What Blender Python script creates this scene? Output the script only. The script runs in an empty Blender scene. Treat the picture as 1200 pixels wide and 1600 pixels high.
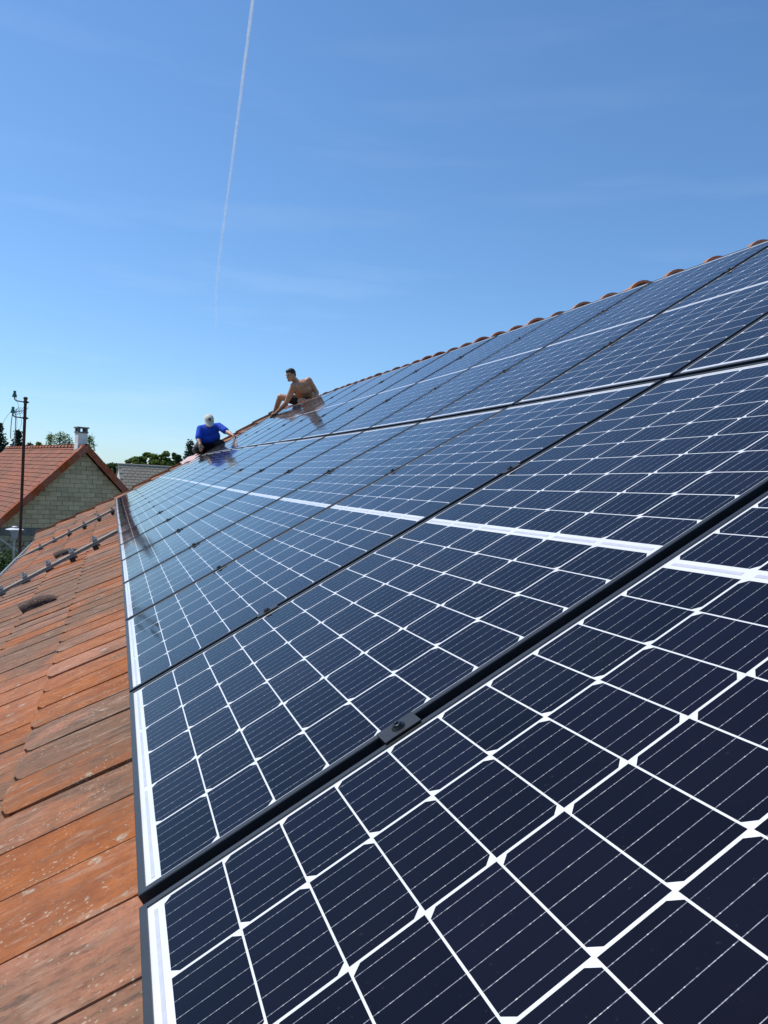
import bpy, bmesh, math, random
import numpy as np
from mathutils import Vector, Matrix, noise

random.seed(7)
rng = np.random.default_rng(7)
D = bpy.data
SC = bpy.context.scene
COL = SC.collection
rad = math.radians

# ------------------------------------------------------------------ camera
cd = D.cameras.new('camera')
cam = D.objects.new('camera', cd)
COL.objects.link(cam)
right = Vector((0.94517744, -0.32218103, 0.05328218))
down = Vector((0.04034835, -0.04669511, -0.99809397))
fwd = Vector((0.32405496, 0.94552575, -0.03113569))
CAM = Vector((-0.05813875, -1.04366803, 4.96415267))
mw = Matrix.Identity(4)
for i in range(3):
    mw[i][0] = right[i]; mw[i][1] = -down[i]; mw[i][2] = -fwd[i]; mw[i][3] = CAM[i]
cam.matrix_world = mw
cd.sensor_width = 36
cd.lens = 1231.567 / 1600 * 36
cd.clip_start = 0.02
cd.clip_end = 60000
SC.camera = cam

# ------------------------------------------------------------------ sky, sun, exposure
SUN_EL, SUN_AZ = 55.0, 50.0          # azimuth in degrees left of +Y (towards -X)
w = D.worlds.new('World'); SC.world = w; w.use_nodes = True
nt = w.node_tree; nt.nodes.clear()
out = nt.nodes.new('ShaderNodeOutputWorld')
bg = nt.nodes.new('ShaderNodeBackground')
sky = nt.nodes.new('ShaderNodeTexSky')
sky.sky_type = 'NISHITA'; sky.sun_disc = False
sky.sun_elevation = rad(SUN_EL); sky.sun_rotation = rad(-SUN_AZ)
sky.altitude = 100; sky.air_density = 1.0; sky.dust_density = 0.25; sky.ozone_density = 3.5
bg.inputs['Strength'].default_value = 0.15
# faint high cirrus streaks low in the sky
tc = nt.nodes.new('ShaderNodeTexCoord')
mp = nt.nodes.new('ShaderNodeMapping'); mp.inputs['Rotation'].default_value = (rad(8), rad(-12), 0)
mp.inputs['Scale'].default_value = (1.6, 1.6, 13)
nz = nt.nodes.new('ShaderNodeTexNoise'); nz.inputs['Scale'].default_value = 2.0; nz.inputs['Detail'].default_value = 7
nz.inputs['Roughness'].default_value = 0.55
rp = nt.nodes.new('ShaderNodeMapRange'); rp.inputs[1].default_value = 0.52; rp.inputs[2].default_value = 0.78
rp.inputs[3].default_value = 0; rp.inputs[4].default_value = 0.15
mx = nt.nodes.new('ShaderNodeMix'); mx.data_type = 'RGBA'
mx.inputs[7].default_value = (6.5, 7.2, 8.0, 1)
L = nt.links.new
L(tc.outputs['Generated'], mp.inputs['Vector']); L(mp.outputs[0], nz.inputs['Vector'])
L(nz.outputs['Fac'], rp.inputs[0])
# a thin even layer of ice cloud: the lower one looks, the longer the path through it
sz_ = nt.nodes.new('ShaderNodeSeparateXYZ'); L(tc.outputs['Generated'], sz_.inputs[0])
def wm_(op, a, b):
    nd = nt.nodes.new('ShaderNodeMath'); nd.operation = op
    for i_, v_ in ((0, a), (1, b)):
        if isinstance(v_, (int, float)): nd.inputs[i_].default_value = v_
        else: L(v_, nd.inputs[i_])
    return nd.outputs[0]
path_ = wm_('MINIMUM', wm_('POWER', wm_('DIVIDE', 0.17, wm_('MAXIMUM', sz_.outputs[2], 0.03)), 1.6), 1.0)
L(wm_('MULTIPLY', rp.outputs[0], path_), mx.inputs[0])
# overall colour response of the sky (the same everywhere): a cooler white balance and a soft shoulder
v1 = nt.nodes.new('ShaderNodeVectorMath'); v1.operation = 'MULTIPLY'; v1.inputs[1].default_value = (0.70, 0.96, 1.13)
v2 = nt.nodes.new('ShaderNodeVectorMath'); v2.operation = 'MULTIPLY_ADD'; v2.inputs[1].default_value = (0.026, 0.034, 0.022); v2.inputs[2].default_value = (1, 1, 1)
v3 = nt.nodes.new('ShaderNodeVectorMath'); v3.operation = 'DIVIDE'
L(sky.outputs[0], v1.inputs[0]); L(sky.outputs[0], v2.inputs[0]); L(v1.outputs[0], v3.inputs[0]); L(v2.outputs[0], v3.inputs[1])
L(v3.outputs[0], mx.inputs[6]); L(mx.outputs[2], bg.inputs['Color']); L(bg.outputs[0], out.inputs[0])

sl = D.lights.new('sun', 'SUN'); sun = D.objects.new('sun', sl); COL.objects.link(sun)
sl.energy = 4.0; sl.angle = rad(0.53); sl.color = (1.0, 0.95, 0.87)
sdir = Vector((-math.sin(rad(SUN_AZ)) * math.cos(rad(SUN_EL)), math.cos(rad(SUN_AZ)) * math.cos(rad(SUN_EL)), math.sin(rad(SUN_EL))))
sun.rotation_euler = sdir.to_track_quat('Z', 'Y').to_euler()
sun.location = (-10, 10, 30)
SC.view_settings.view_transform = 'Standard'
SC.view_settings.look = 'None'
SC.view_settings.gamma = 1
SC.view_settings.exposure = 0.0
SC.view_settings.use_curve_mapping = False

# ------------------------------------------------------------------ helpers
WM = {}                               # world matrices we placed things with


def reg(o, m):
    WM[o.name] = m.copy()


def tag(o, label=None, cat=None, group=None, kind=None):
    if label: o['label'] = label
    if cat: o['category'] = cat
    if group: o['group'] = group
    if kind: o['kind'] = kind
    return o


def add(name, data, parent=None, world=None, local=None):
    """link an object; world or local matrix may be given"""
    o = D.objects.new(name, data)
    COL.objects.link(o)
    if parent is not None:
        o.parent = parent
        pm = WM[parent.name]
        if local is None:
            local = pm.inverted() @ (world if world is not None else pm)
        o.matrix_basis = local
        WM[o.name] = pm @ local
    else:
        m = world if world is not None else Matrix.Identity(4)
        o.matrix_basis = m
        WM[o.name] = m.copy()
    return o


def empty(name, world, label, cat, group=None):
    o = add(name, None, None, world)
    o.empty_display_size = 0.1
    return tag(o, label, cat, group)


class MB:
    """collects polygons, builds one mesh"""

    def __init__(s):
        s.v = []; s.f = []; s.uv = []; s.mi = []; s.sm = []

    def poly(s, pts, uv=None, mi=0, smooth=False):
        b = len(s.v); s.v += [tuple(p) for p in pts]
        s.f.append(tuple(range(b, b + len(pts)))); s.uv.append(uv); s.mi.append(mi); s.sm.append(smooth)

    def faces(s, vs, fs, mi=0, smooth=False):
        b = len(s.v); s.v += [tuple(p) for p in vs]
        for f in fs:
            s.f.append(tuple(b + i for i in f)); s.uv.append(None); s.mi.append(mi); s.sm.append(smooth)

    def box(s, lo, hi, mi=0, m=None):
        x0, y0, z0 = lo; x1, y1, z1 = hi
        vs = [Vector(p) for p in ((x0, y0, z0), (x1, y0, z0), (x1, y1, z0), (x0, y1, z0), (x0, y0, z1), (x1, y0, z1), (x1, y1, z1), (x0, y1, z1))]
        if m is not None: vs = [m @ v for v in vs]
        s.faces(vs, [(3, 2, 1, 0), (4, 5, 6, 7), (0, 1, 5, 4), (1, 2, 6, 5), (2, 3, 7, 6), (3, 0, 4, 7)], mi)

    def hexa(s, p, mi=0):
        s.faces(p, [(3, 2, 1, 0), (4, 5, 6, 7), (0, 1, 5, 4), (1, 2, 6, 5), (2, 3, 7, 6), (3, 0, 4, 7)], mi)

    def tube(s, pts, rs, n=10, mi=0, caps=True):
        pts = [Vector(p) for p in pts]
        if not isinstance(rs, (list, tuple)): rs = [rs] * len(pts)
        ring = []; vs = []
        prev = None
        for i, p in enumerate(pts):
            d = (pts[min(i + 1, len(pts) - 1)] - pts[max(i - 1, 0)]).normalized()
            if prev is None:
                a = d.orthogonal().normalized()
            else:
                a = (prev - d * prev.dot(d)).normalized()
            prev = a; b = d.cross(a)
            for k in range(n):
                t = 2 * math.pi * k / n
                vs.append(p + (a * math.cos(t) + b * math.sin(t)) * rs[i])
        fs = []
        for i in range(len(pts) - 1):
            for k in range(n):
                fs.append((i * n + k, i * n + (k + 1) % n, (i + 1) * n + (k + 1) % n, (i + 1) * n + k))
        s.faces(vs, fs, mi, True)
        if caps:
            s.faces(vs[:n], [tuple(reversed(range(n)))], mi)
            s.faces(vs[-n:], [tuple(range(n))], mi)

    def lathe(s, prof, c=(0, 0, 0), n=20, mi=0):
        c = Vector(c); vs = []; fs = []
        for r, z in prof:
            for k in range(n):
                t = 2 * math.pi * k / n
                vs.append(c + Vector((r * math.cos(t), r * math.sin(t), z)))
        for i in range(len(prof) - 1):
            for k in range(n):
                fs.append((i * n + k, i * n + (k + 1) % n, (i + 1) * n + (k + 1) % n, (i + 1) * n + k))
        s.faces(vs, fs, mi, True)

    def mesh(s, name, mats):
        me = D.meshes.new(name)
        me.from_pydata([tuple(v) for v in s.v], [], s.f)
        for m in (mats if isinstance(mats, (list, tuple)) else [mats]):
            me.materials.append(m)
        me.polygons.foreach_set('material_index', s.mi)
        me.polygons.foreach_set('use_smooth', s.sm)
        if any(u is not None for u in s.uv):
            ul = me.uv_layers.new(name='UVMap')
            flat = []
            for f, u in zip(s.f, s.uv):
                for k in range(len(f)):
                    flat += list(u[k]) if u is not None else [0.0, 0.0]
            ul.data.foreach_set('uv', flat)
        me.update()
        return me


def build(name, mb, mat, parent=None, world=None, local=None):
    return add(name, mb.mesh(name, mat), parent, world, local)


T = Matrix.Translation


def R(a, ax): return Matrix.Rotation(a, 4, ax)


# ---- node helper
class NT:
    def __init__(s, name):
        s.m = D.materials.new(name); s.m.use_nodes = True
        s.t = s.m.node_tree
        s.b = s.t.nodes['Principled BSDF']
        s.out = s.t.nodes['Material Output']

    def n(s, typ, **kw):
        nd = s.t.nodes.new(typ)
        for k, v in kw.items(): setattr(nd, k, v)
        return nd

    def l(s, a, b): s.t.links.new(a, b)

    def val(s, sock, v):
        if hasattr(v, 'is_output') or hasattr(v, 'links'): s.l(v, sock)
        else: sock.default_value = v

    def noise(s, vec, scale, detail=4, rough=0.55, dim='3D', w=None):
        nd = s.n('ShaderNodeTexNoise'); nd.noise_dimensions = dim
        nd.inputs['Scale'].default_value = scale; nd.inputs['Detail'].default_value = detail; nd.inputs['Roughness'].default_value = rough
        if vec is not None: s.l(vec, nd.inputs['Vector'])
        if w is not None: s.l(w, nd.inputs['W'])
        return nd.outputs['Fac']

    def mrange(s, x, a, b, c=0.0, d=1.0, smooth=True):
        nd = s.n('ShaderNodeMapRange'); nd.interpolation_type = 'SMOOTHSTEP' if smooth else 'LINEAR'
        s.l(x, nd.inputs[0])
        for i, v in enumerate((a, b, c, d)): nd.inputs[1 + i].default_value = v
        return nd.outputs[0]

    def mix(s, f, a, b, typ='MIX'):
        nd = s.n('ShaderNodeMix'); nd.data_type = 'RGBA'; nd.blend_type = typ
        s.val(nd.inputs[0], f)
        for i, v in ((6, a), (7, b)):
            if isinstance(v, tuple): nd.inputs[i].default_value = (*v, 1) if len(v) == 3 else v
            else: s.l(v, nd.inputs[i])
        return nd.outputs[2]

    def math(s, op, a, b=0.0, c=None):
        nd = s.n('ShaderNodeMath'); nd.operation = op
        s.val(nd.inputs[0], a); s.val(nd.inputs[1], b)
        if c is not None: s.val(nd.inputs[2], c)
        return nd.outputs[0]

    def bump(s, h, strength=0.4, dist=0.01):
        nd = s.n('ShaderNodeBump'); nd.inputs['Strength'].default_value = strength; nd.inputs['Distance'].default_value = dist
        s.l(h, nd.inputs['Height']); s.l(nd.outputs[0], s.b.inputs['Normal'])

    def offset_obj(s, amt=37.0):
        """object coordinates moved by a per-object random amount"""
        t = s.n('ShaderNodeTexCoord').outputs['Object']
        oi = s.n('ShaderNodeObjectInfo').outputs['Random']
        c = s.n('ShaderNodeCombineXYZ')
        m1 = s.math('MULTIPLY', oi, amt); m2 = s.math('MULTIPLY', oi, amt * 1.7)
        s.l(m1, c.inputs[0]); s.l(m2, c.inputs[1]); s.l(m1, c.inputs[2])
        a = s.n('ShaderNodeVectorMath'); a.operation = 'ADD'
        s.l(t, a.inputs[0]); s.l(c.outputs[0], a.inputs[1])
        return a.outputs[0], oi, t


def simple(name, col, rough=0.6, metal=0.0, var=0.15, scale=8.0, bump=0.0, spec=0.5):
    m = NT(name)
    t = m.n('ShaderNodeTexCoord').outputs['Object']
    n = m.noise(t, scale, 5)
    f = m.mrange(n, 0.3, 0.7)
    a = tuple(c * (1 - var) for c in col); b = tuple(min(1, c * (1 + var)) for c in col)
    m.l(m.mix(f, a, b), m.b.inputs['Base Color'])
    m.b.inputs['Roughness'].default_value = rough; m.b.inputs['Metallic'].default_value = metal
    m.b.inputs['Specular IOR Level'].default_value = spec
    if bump: m.bump(m.noise(t, scale * 6, 4), bump, 0.005)
    return m.m


def tile_material(name, base, dark, grime, spots=True, grime_amt=0.8, stretch=(1, 1, 1)):
    m = NT(name)
    v, oi, t = m.offset_obj()
    mp_ = m.n('ShaderNodeMapping'); mp_.inputs['Scale'].default_value = stretch
    m.l(v, mp_.inputs['Vector']); vs = mp_.outputs[0]
    geo = m.n('ShaderNodeNewGeometry').outputs['Position']
    # clay body, each tile fired a little differently
    n1 = m.noise(v, 9, 6, 0.6)
    c = m.mix(m.mrange(n1, 0.3, 0.72), base, dark)
    hs = m.n('ShaderNodeHueSaturation'); m.l(c, hs.inputs['Color'])
    m.l(m.mrange(oi, 0, 1, 0.89, 1.10, False), hs.inputs['Value']); m.l(m.mrange(oi, 0, 1, 1.12, 0.86, False), hs.inputs['Saturation'])
    c = hs.outputs[0]
    # grey-brown lichen film in patches across the roof and streaks on each tile
    big = m.noise(geo, 1.15, 4, 0.6)
    st = m.noise(vs, 13, 7, 0.68)
    g0 = m.math('ADD', m.math('MULTIPLY', big, 0.95), m.math('MULTIPLY', st, 0.45))
    g1 = m.math('ADD', g0, m.math('MULTIPLY', m.math('SUBTRACT', oi, 0.5), 0.09))
    g = m.mrange(g1, 0.60, 0.80, 0, grime_amt)
    c = m.mix(g, c, grime)
    fine = m.noise(v, 60, 6, 0.7)
    fs2 = m.noise(vs, 75, 6, 0.75)
    c = m.mix(m.mrange(fs2, 0.50, 0.68, 0, 0.6), c, (dark[0] * 0.5, dark[1] * 0.55, dark[2] * 0.7))
    c = m.mix(m.mrange(fine, 0.48, 0.72, 0, 0.5), c, (dark[0] * 0.55, dark[1] * 0.6, dark[2] * 0.75))
    st2 = m.noise(vs, 34, 6, 0.72)
    c = m.mix(m.math('MULTIPLY', m.mrange(st2, 0.50, 0.66), m.mrange(g, 0.15, 0.6, 0.12, 0.75)), c, (0.075, 0.060, 0.046))
    pal = m.noise(vs, 22, 5, 0.7)
    c = m.mix(m.mrange(pal, 0.52, 0.72, 0, 0.55), c, (0.45, 0.31, 0.22))
    if spots:
        vo = m.n('ShaderNodeTexVoronoi'); vo.feature = 'F1'; vo.inputs['Scale'].default_value = 95
        wv = m.n('ShaderNodeVectorMath'); wv.operation = 'MULTIPLY_ADD'
        dn = m.n('ShaderNodeTexNoise'); dn.inputs['Scale'].default_value = 45; m.l(v, dn.inputs['Vector'])
        m.l(dn.outputs['Color'], wv.inputs[0]); wv.inputs[1].default_value = (.018, .018, .018); m.l(v, wv.inputs[2])
        m.l(wv.outputs[0], vo.inputs['Vector'])
        sz = m.math('MULTIPLY', vo.outputs['Color'], 0.42)
        sp = m.mrange(m.math('SUBTRACT', sz, vo.outputs['Distance']), 0.0, 0.10)
        mask = m.mrange(m.noise(v, 6.5, 5), 0.40, 0.60)
        c = m.mix(m.math('MULTIPLY', m.math('MULTIPLY', sp, mask), 0.7), c, (0.50, 0.40, 0.30))
        vo2 = m.n('ShaderNodeTexVoronoi'); vo2.inputs['Scale'].default_value = 11
        m.l(wv.outputs[0], vo2.inputs['Vector'])
        sp2 = m.mrange(m.math('SUBTRACT', m.math('MULTIPLY', vo2.outputs['Color'], 0.24), vo2.outputs['Distance']), 0, 0.06)
        c = m.mix(m.math('MULTIPLY', m.math('MULTIPLY', sp2, m.mrange(fine, 0.35, 0.6)), 0.8), c, (0.44, 0.41, 0.32))
        org = m.mrange(m.noise(v, 17, 5, 0.7), 0.66, 0.75, 0, 0.7)
        c = m.mix(org, c, (0.30, 0.12, 0.03))
    m.l(c, m.b.inputs['Base Color'])
    m.b.inputs['Roughness'].default_value = 0.85
    m.b.inputs['Specular IOR Level'].default_value = 0.25
    h = m.math('ADD', m.math('MULTIPLY', st, 0.7), m.math('MULTIPLY', fine, 0.6))
    m.bump(h, 0.55, 0.006)
    return m.m


# ------------------------------------------------------------------ materials
M_tile = tile_material('clay_tile', (0.45, 0.168, 0.072), (0.30, 0.108, 0.050), (0.175, 0.112, 0.072), grime_amt=0.8, stretch=(0.35, 1.3, 1))
M_vent = tile_material('dark_vent_clay', (0.13, 0.065, 0.045), (0.07, 0.04, 0.03), (0.06, 0.048, 0.04), stretch=(0.5, 1.3, 1))
M_ridge = tile_material('ridge_clay', (0.54, 0.24, 0.125), (0.42, 0.17, 0.09), (0.30, 0.20, 0.14), grime_amt=0.4)
M_oldtile = tile_material('small_red_tile', (0.40, 0.130, 0.062), (0.29, 0.092, 0.046), (0.21, 0.105, 0.068), spots=False, grime_amt=0.5)
M_edge = tile_material('edge_tile', (0.42, 0.105, 0.045), (0.32, 0.08, 0.036), (0.24, 0.10, 0.06), spots=False, grime_amt=0.4)
M_frame = simple('black_anodised', (0.022, 0.023, 0.026), 0.38, 0.0, 0.1, 20)
M_clamp = simple('dark_clamp_metal', (0.016, 0.0155, 0.015), 0.4, 0.0, 0.15, 40)
M_bolt = simple('black_bolt', (0.012, 0.012, 0.013), 0.3, 0.2, 0.1, 40)
M_alu = simple('aluminium', (0.46, 0.42, 0.36), 0.55, 0.15, 0.08, 20)
M_zinc = simple('zinc', (0.50, 0.50, 0.49), 0.5, 0.5, 0.15, 6)
M_brk = simple('bracket_metal', (0.36, 0.34, 0.31), 0.5, 0.3, 0.2, 30)
M_deck = simple('roof_underlay', (0.03, 0.026, 0.024), 0.9)
M_rust = simple('rusty_iron', (0.075, 0.026, 0.018), 0.8, 0.1, 0.35, 9, 0.4)
M_ins = simple('green_glass_insulator', (0.05, 0.16, 0.12), 0.15, 0, 0.2, 12)
M_cable = simple('black_cable', (0.02, 0.02, 0.02), 0.6)
M_mortar = simple('mortar', (0.27, 0.235, 0.17), 0.95, 0, 0.15, 10, 0.3)
M_white = simple('white_render', (0.74, 0.72, 0.66), 0.9, 0, 0.08, 5, 0.2)
M_cap = simple('concrete_cap', (0.17, 0.165, 0.15), 0.9, 0, 0.25, 12, 0.3)
M_concrete = simple('concrete_band', (0.16, 0.155, 0.145), 0.9, 0, 0.2, 5, 0.3)
M_lampwhite = simple('white_enamel', (0.80, 0.80, 0.78), 0.3, 0, 0.04, 5)
M_lampgrey = simple('grey_galvanised', (0.36, 0.38, 0.37), 0.5, 0.3, 0.12, 12)
M_lampglass = simple('cloudy_glass', (0.30, 0.32, 0.36), 0.15, 0, 0.1, 12)
M_slate = tile_material('grey_brown_tile', (0.42, 0.36, 0.27), (0.32, 0.275, 0.21), (0.44, 0.385, 0.30), spots=False, grime_amt=0.5)
M_ground = simple('dry_grass_ground', (0.10, 0.105, 0.05), 0.95, 0, 0.4, 0.25, 0.2)
M_bark = simple('bark', (0.07, 0.05, 0.035), 0.9, 0, 0.3, 5, 0.4)
M_rib = simple('cell_ribbon', (0.56, 0.56, 0.60), 0.4, 0.1, 0.06, 60)


def block_material():
    m = NT('concrete_block')
    v, oi, t = m.offset_obj(91)
    n = m.noise(v, 7, 6, 0.7)
    c = m.mix(m.mrange(n, 0.3, 0.7), (0.45, 0.365, 0.22), (0.56, 0.455, 0.285))
    hs = m.n('ShaderNodeHueSaturation'); m.l(c, hs.inputs['Color']); m.l(m.mrange(oi, 0, 1, 0.80, 1.12, False), hs.inputs['Value'])
    m.l(hs.outputs[0], m.b.inputs['Base Color']); m.b.inputs['Roughness'].default_value = 0.95
    m.bump(m.noise(v, 60, 4), 0.4, 0.004)
    return m.m


def stone_material():
    m = NT('rubble_stone')
    v, oi, t = m.offset_obj(91)
    n = m.noise(v, 6, 6, 0.7)
    c = m.mix(m.mrange(n, 0.3, 0.7), (0.30, 0.26, 0.17), (0.46, 0.40, 0.27))
    hs = m.n('ShaderNodeHueSaturation'); m.l(c, hs.inputs['Color']); m.l(m.mrange(oi, 0, 1, 0.7, 1.2, False), hs.inputs['Value'])
    m.l(hs.outputs[0], m.b.inputs['Base Color']); m.b.inputs['Roughness'].default_value = 0.95
    m.bump(m.noise(v, 30, 5), 0.6, 0.01)
    return m.m


M_block = block_material(); M_stone = stone_material()


def glass_coat(m, rough=0.035):
    m.b.inputs['Coat Weight'].default_value = 1.0
    m.b.inputs['Coat IOR'].default_value = 1.21      # anti-reflective solar glass
    # a very thin dust film and slight unevenness of the laminated glass
    geo = m.n('ShaderNodeNewGeometry').outputs['Position']
    n = m.noise(geo, 3.5, 4, 0.6)
    m.l(m.mrange(n, 0.30, 0.72, rough, rough + 0.065), m.b.inputs['Coat Roughness'])


def cell_material():
    m = NT('solar_cell')
    uv = m.n('ShaderNodeUVMap').outputs[0]
    sx = m.n('ShaderNodeSeparateXYZ'); m.l(uv, sx.inputs[0])
    U, V = sx.outputs[0], sx.outputs[1]          # U across the six busbars (metres), V along them (metres)
    oi = m.n('ShaderNodeObjectInfo').outputs['Random']
    # cell body
    wn = m.n('ShaderNodeTexWhiteNoise'); wn.noise_dimensions = '1D'; m.l(oi, wn.inputs['W'])
    base = m.mix(wn.outputs['Value'], (0.0034, 0.0036, 0.0085), (0.0066, 0.0064, 0.0165))
    geo = m.n('ShaderNodeNewGeometry').outputs['Position']
    lg = m.noise(geo, 2.6, 4, 0.6)
    base = m.mix(m.mrange(lg, 0.35, 0.7, 0, 0.55), base, (0.008, 0.0085, 0.017))
    # fingers: fine lines across
    fi = m.math('FRACT', m.math('MULTIPLY', V, 1 / 0.0021))
    fm = m.mrange(m.math('ABSOLUTE', m.math('SUBTRACT', fi, 0.5)), 0.34, 0.44, 0.0, 0.09)
    base = m.mix(fm, base, (0.06, 0.06, 0.075))
    # busbars
    P6 = 0.1643 / 6
    bx = m.math('SUBTRACT', m.math('FRACT', m.math('MULTIPLY', U, 1 / P6)), 0.5)
    bd = m.math('MULTIPLY', m.math('ABSOLUTE', bx), P6)                  # distance from busbar, metres
    c = m.n('ShaderNodeCombineXYZ'); m.l(m.math('MULTIPLY', m.math('FLOOR', m.math('MULTIPLY', U, 1 / P6)), 3.7), c.inputs[0])
    m.l(m.math('MULTIPLY', V, 260), c.inputs[1]); m.l(m.math('MULTIPLY', oi, 500), c.inputs[2])
    sn = m.noise(c.outputs[0], 1.0, 3, 0.75)
    pad = m.math('FRACT', m.math('MULTIPLY', V, 1 / 0.0118))
    padm = m.mrange(m.math('ABSOLUTE', m.math('SUBTRACT', pad, 0.5)), 0.10, 0.03)
    width = m.math('ADD', 0.00033, m.math('MULTIPLY', padm, 0.00016))
    bm = m.mrange(m.math('SUBTRACT', width, bd), -0.00010, 0.00010)
    bright = m.math('ADD', m.mrange(sn, 0.38, 0.70, 0.42, 1.0), m.math('MULTIPLY', padm, 0.15))
    bcol = m.mix(m.mrange(sn, 0.5, 0.8), (0.50, 0.51, 0.56), (0.95, 0.84, 0.68))  # sun glints painted into the bar colour as random warm bright dashes
    fac = m.math('MULTIPLY', bm, m.math('MINIMUM', bright, 1.0))
    col = m.mix(fac, base, bcol)
    # dust and a few water marks
    du = m.mrange(m.noise(geo, 1.7, 6, 0.65), 0.45, 0.8, 0.0, 0.010)
    dn = m.mrange(m.noise(geo, 160, 2, 0.5), 0.68, 0.80, 0.0, 0.04)
    col = m.mix(m.math('ADD', du, dn), col, (0.42, 0.40, 0.38))
    m.l(col, m.b.inputs['Base Color'])
    m.b.inputs['Roughness'].default_value = 0.5
    m.b.inputs['Specular IOR Level'].default_value = 0.0
    glass_coat(m)
    return m.m


def backsheet_material():
    m = NT('white_backsheet')
    geo = m.n('ShaderNodeNewGeometry').outputs['Position']
    m.l(m.mix(m.mrange(m.noise(geo, 5, 5), 0.3, 0.7), (0.70, 0.70, 0.70), (0.78, 0.78, 0.775)), m.b.inputs['Base Color'])
    m.b.inputs['Roughness'].default_value = 0.6; m.b.inputs['Specular IOR Level'].default_value = 0.1
    glass_coat(m)
    return m.m


M_cell = cell_material(); M_back = backsheet_material()

# ------------------------------------------------------------------ roof frame of reference
TH = rad(31.0); H0 = 4.4
ROOF = T((0, 0, H0)) @ R(-TH, 'Y')        # local x = up the slope, y = along the eave, z = off the roof
K = 0.0421                                # upper half of the old roof is a touch steeper
VB = 1.858                                # where the two panel rows meet
PITCH = 1.058
SU = [-4, -1, 0, 1, 2.5, 4, 6, 8, 10, 12, 14.8, 16.5]
SZ = [.06, .032, .016, .005, 0, .005, .022, .042, .058, .067, .070, .070]


def S(u):                                 # sag of the old roof along its length
    return float(np.interp(u, SU, SZ))


def kink(v):                              # height of panel plane over the lower plane
    return max(0.0, v - VB) * math.tan(K)


def tile_off(v, u):                       # tile bed under the panel plane
    z = -0.135
    if v < 0: z += -v * math.tan(rad(3.0))
    z += float(np.interp(u, [12.5, 14.8, 15.2, 15.7], [0, 0.075, 0.13, 0.16]))
    return z


def roof(v, u, z):                        # local point -> world
    return ROOF @ Vector((v, u, kink(v) + z + S(u)))


# ------------------------------------------------------------------ ground
g = MB()
g.poly([(-3000, -3000, 0), (3000, -3000, 0), (3000, 6000, 0), (-3000, 6000, 0)])
gr = build('ground', g, M_ground); tag(gr, kind='structure')

# ------------------------------------------------------------------ tiled building
U0, U1 = -3.2, 15.72
EAVE = -1.62
VR = 3.80
ridge_w = roof(VR, 6, -0.06)
bld = empty('tiled_house', T((1.0, 6.0, 0.0)), 'long low house whose weathered red clay roof carries the rows of solar panels', 'house')
# walls under the roof
wb = MB()
e0 = roof(EAVE + 0.12, 6, -0.25)
bx1 = ridge_w.x + (ridge_w.x - e0.x)
for y0, y1 in ((U0 + 0.15, U0 + 0.45), (U1 - 0.45, U1 - 0.15)):
    a = [(e0.x, y0, 0), (bx1, y0, 0), (bx1, y0, e0.z), (ridge_w.x, y0, ridge_w.z - 0.22), (e0.x, y0, e0.z)]
    b = [(x, y1, z) for x, _, z in a]
    wb.poly(a); wb.poly(list(reversed(b)))
    for i in range(5):
        j = (i + 1) % 5
        wb.poly([a[j], a[i], b[i], b[j]])
wb.box((e0.x, U0 + 0.45, 0), (e0.x + 0.3, U1 - 0.45, e0.z - 0.02))
wb.box((bx1 - 0.3, U0 + 0.45, 0), (bx1, U1 - 0.45, e0.z - 0.02))
build('wall', wb, M_white, bld, Matrix.Identity(4))
# roof deck (under the tiles) and the far slope
rb = MB()
us = list(np.linspace(U0, U1 - 0.02, 28))
vs_ = [EAVE + 0.03, -0.02, VB, VR - 0.02]
for i in range(len(us) - 1):
    for j in range(len(vs_) - 1):
        q = [(vs_[j], us[i]), (vs_[j + 1], us[i]), (vs_[j + 1], us[i + 1]), (vs_[j], us[i + 1])]
        top = [roof(v, u, tile_off(v, u) - 0.035) for v, u in q]
        bot = [roof(v, u, tile_off(v, u) - 0.16) for v, u in q]
        rb.poly(top); rb.poly(list(reversed(bot)))
        if j == 0: rb.poly([top[0], top[3], bot[3], bot[0]])
        if i == 0: rb.poly([top[1], top[0], bot[0], bot[1]])
        if i == len(us) - 2: rb.poly([top[3], top[2], bot[2], bot[3]])
for i in range(len(us) - 1):
    p = [roof(VR - 0.02, us[i], -0.11), roof(VR - 0.02, us[i + 1], -0.11)]
    q = [Vector((x.x + 4.2, x.y, x.z - 4.2 * math.tan(rad(33)))) for x in p]
    rb.poly([p[0], q[0], q[1], p[1]])
    dz = Vector((0, 0, -0.15))
    rb.poly([p[1] + dz, q[1] + dz, q[0] + dz, p[0] + dz])
rf = build('roof', rb, M_deck, bld, Matrix.Identity(4))

# one interlocking clay tile: x up the slope 0..0.47, y along the eave, near side (y=0) stands proud
TW, TP = 0.237, 0.400


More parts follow.
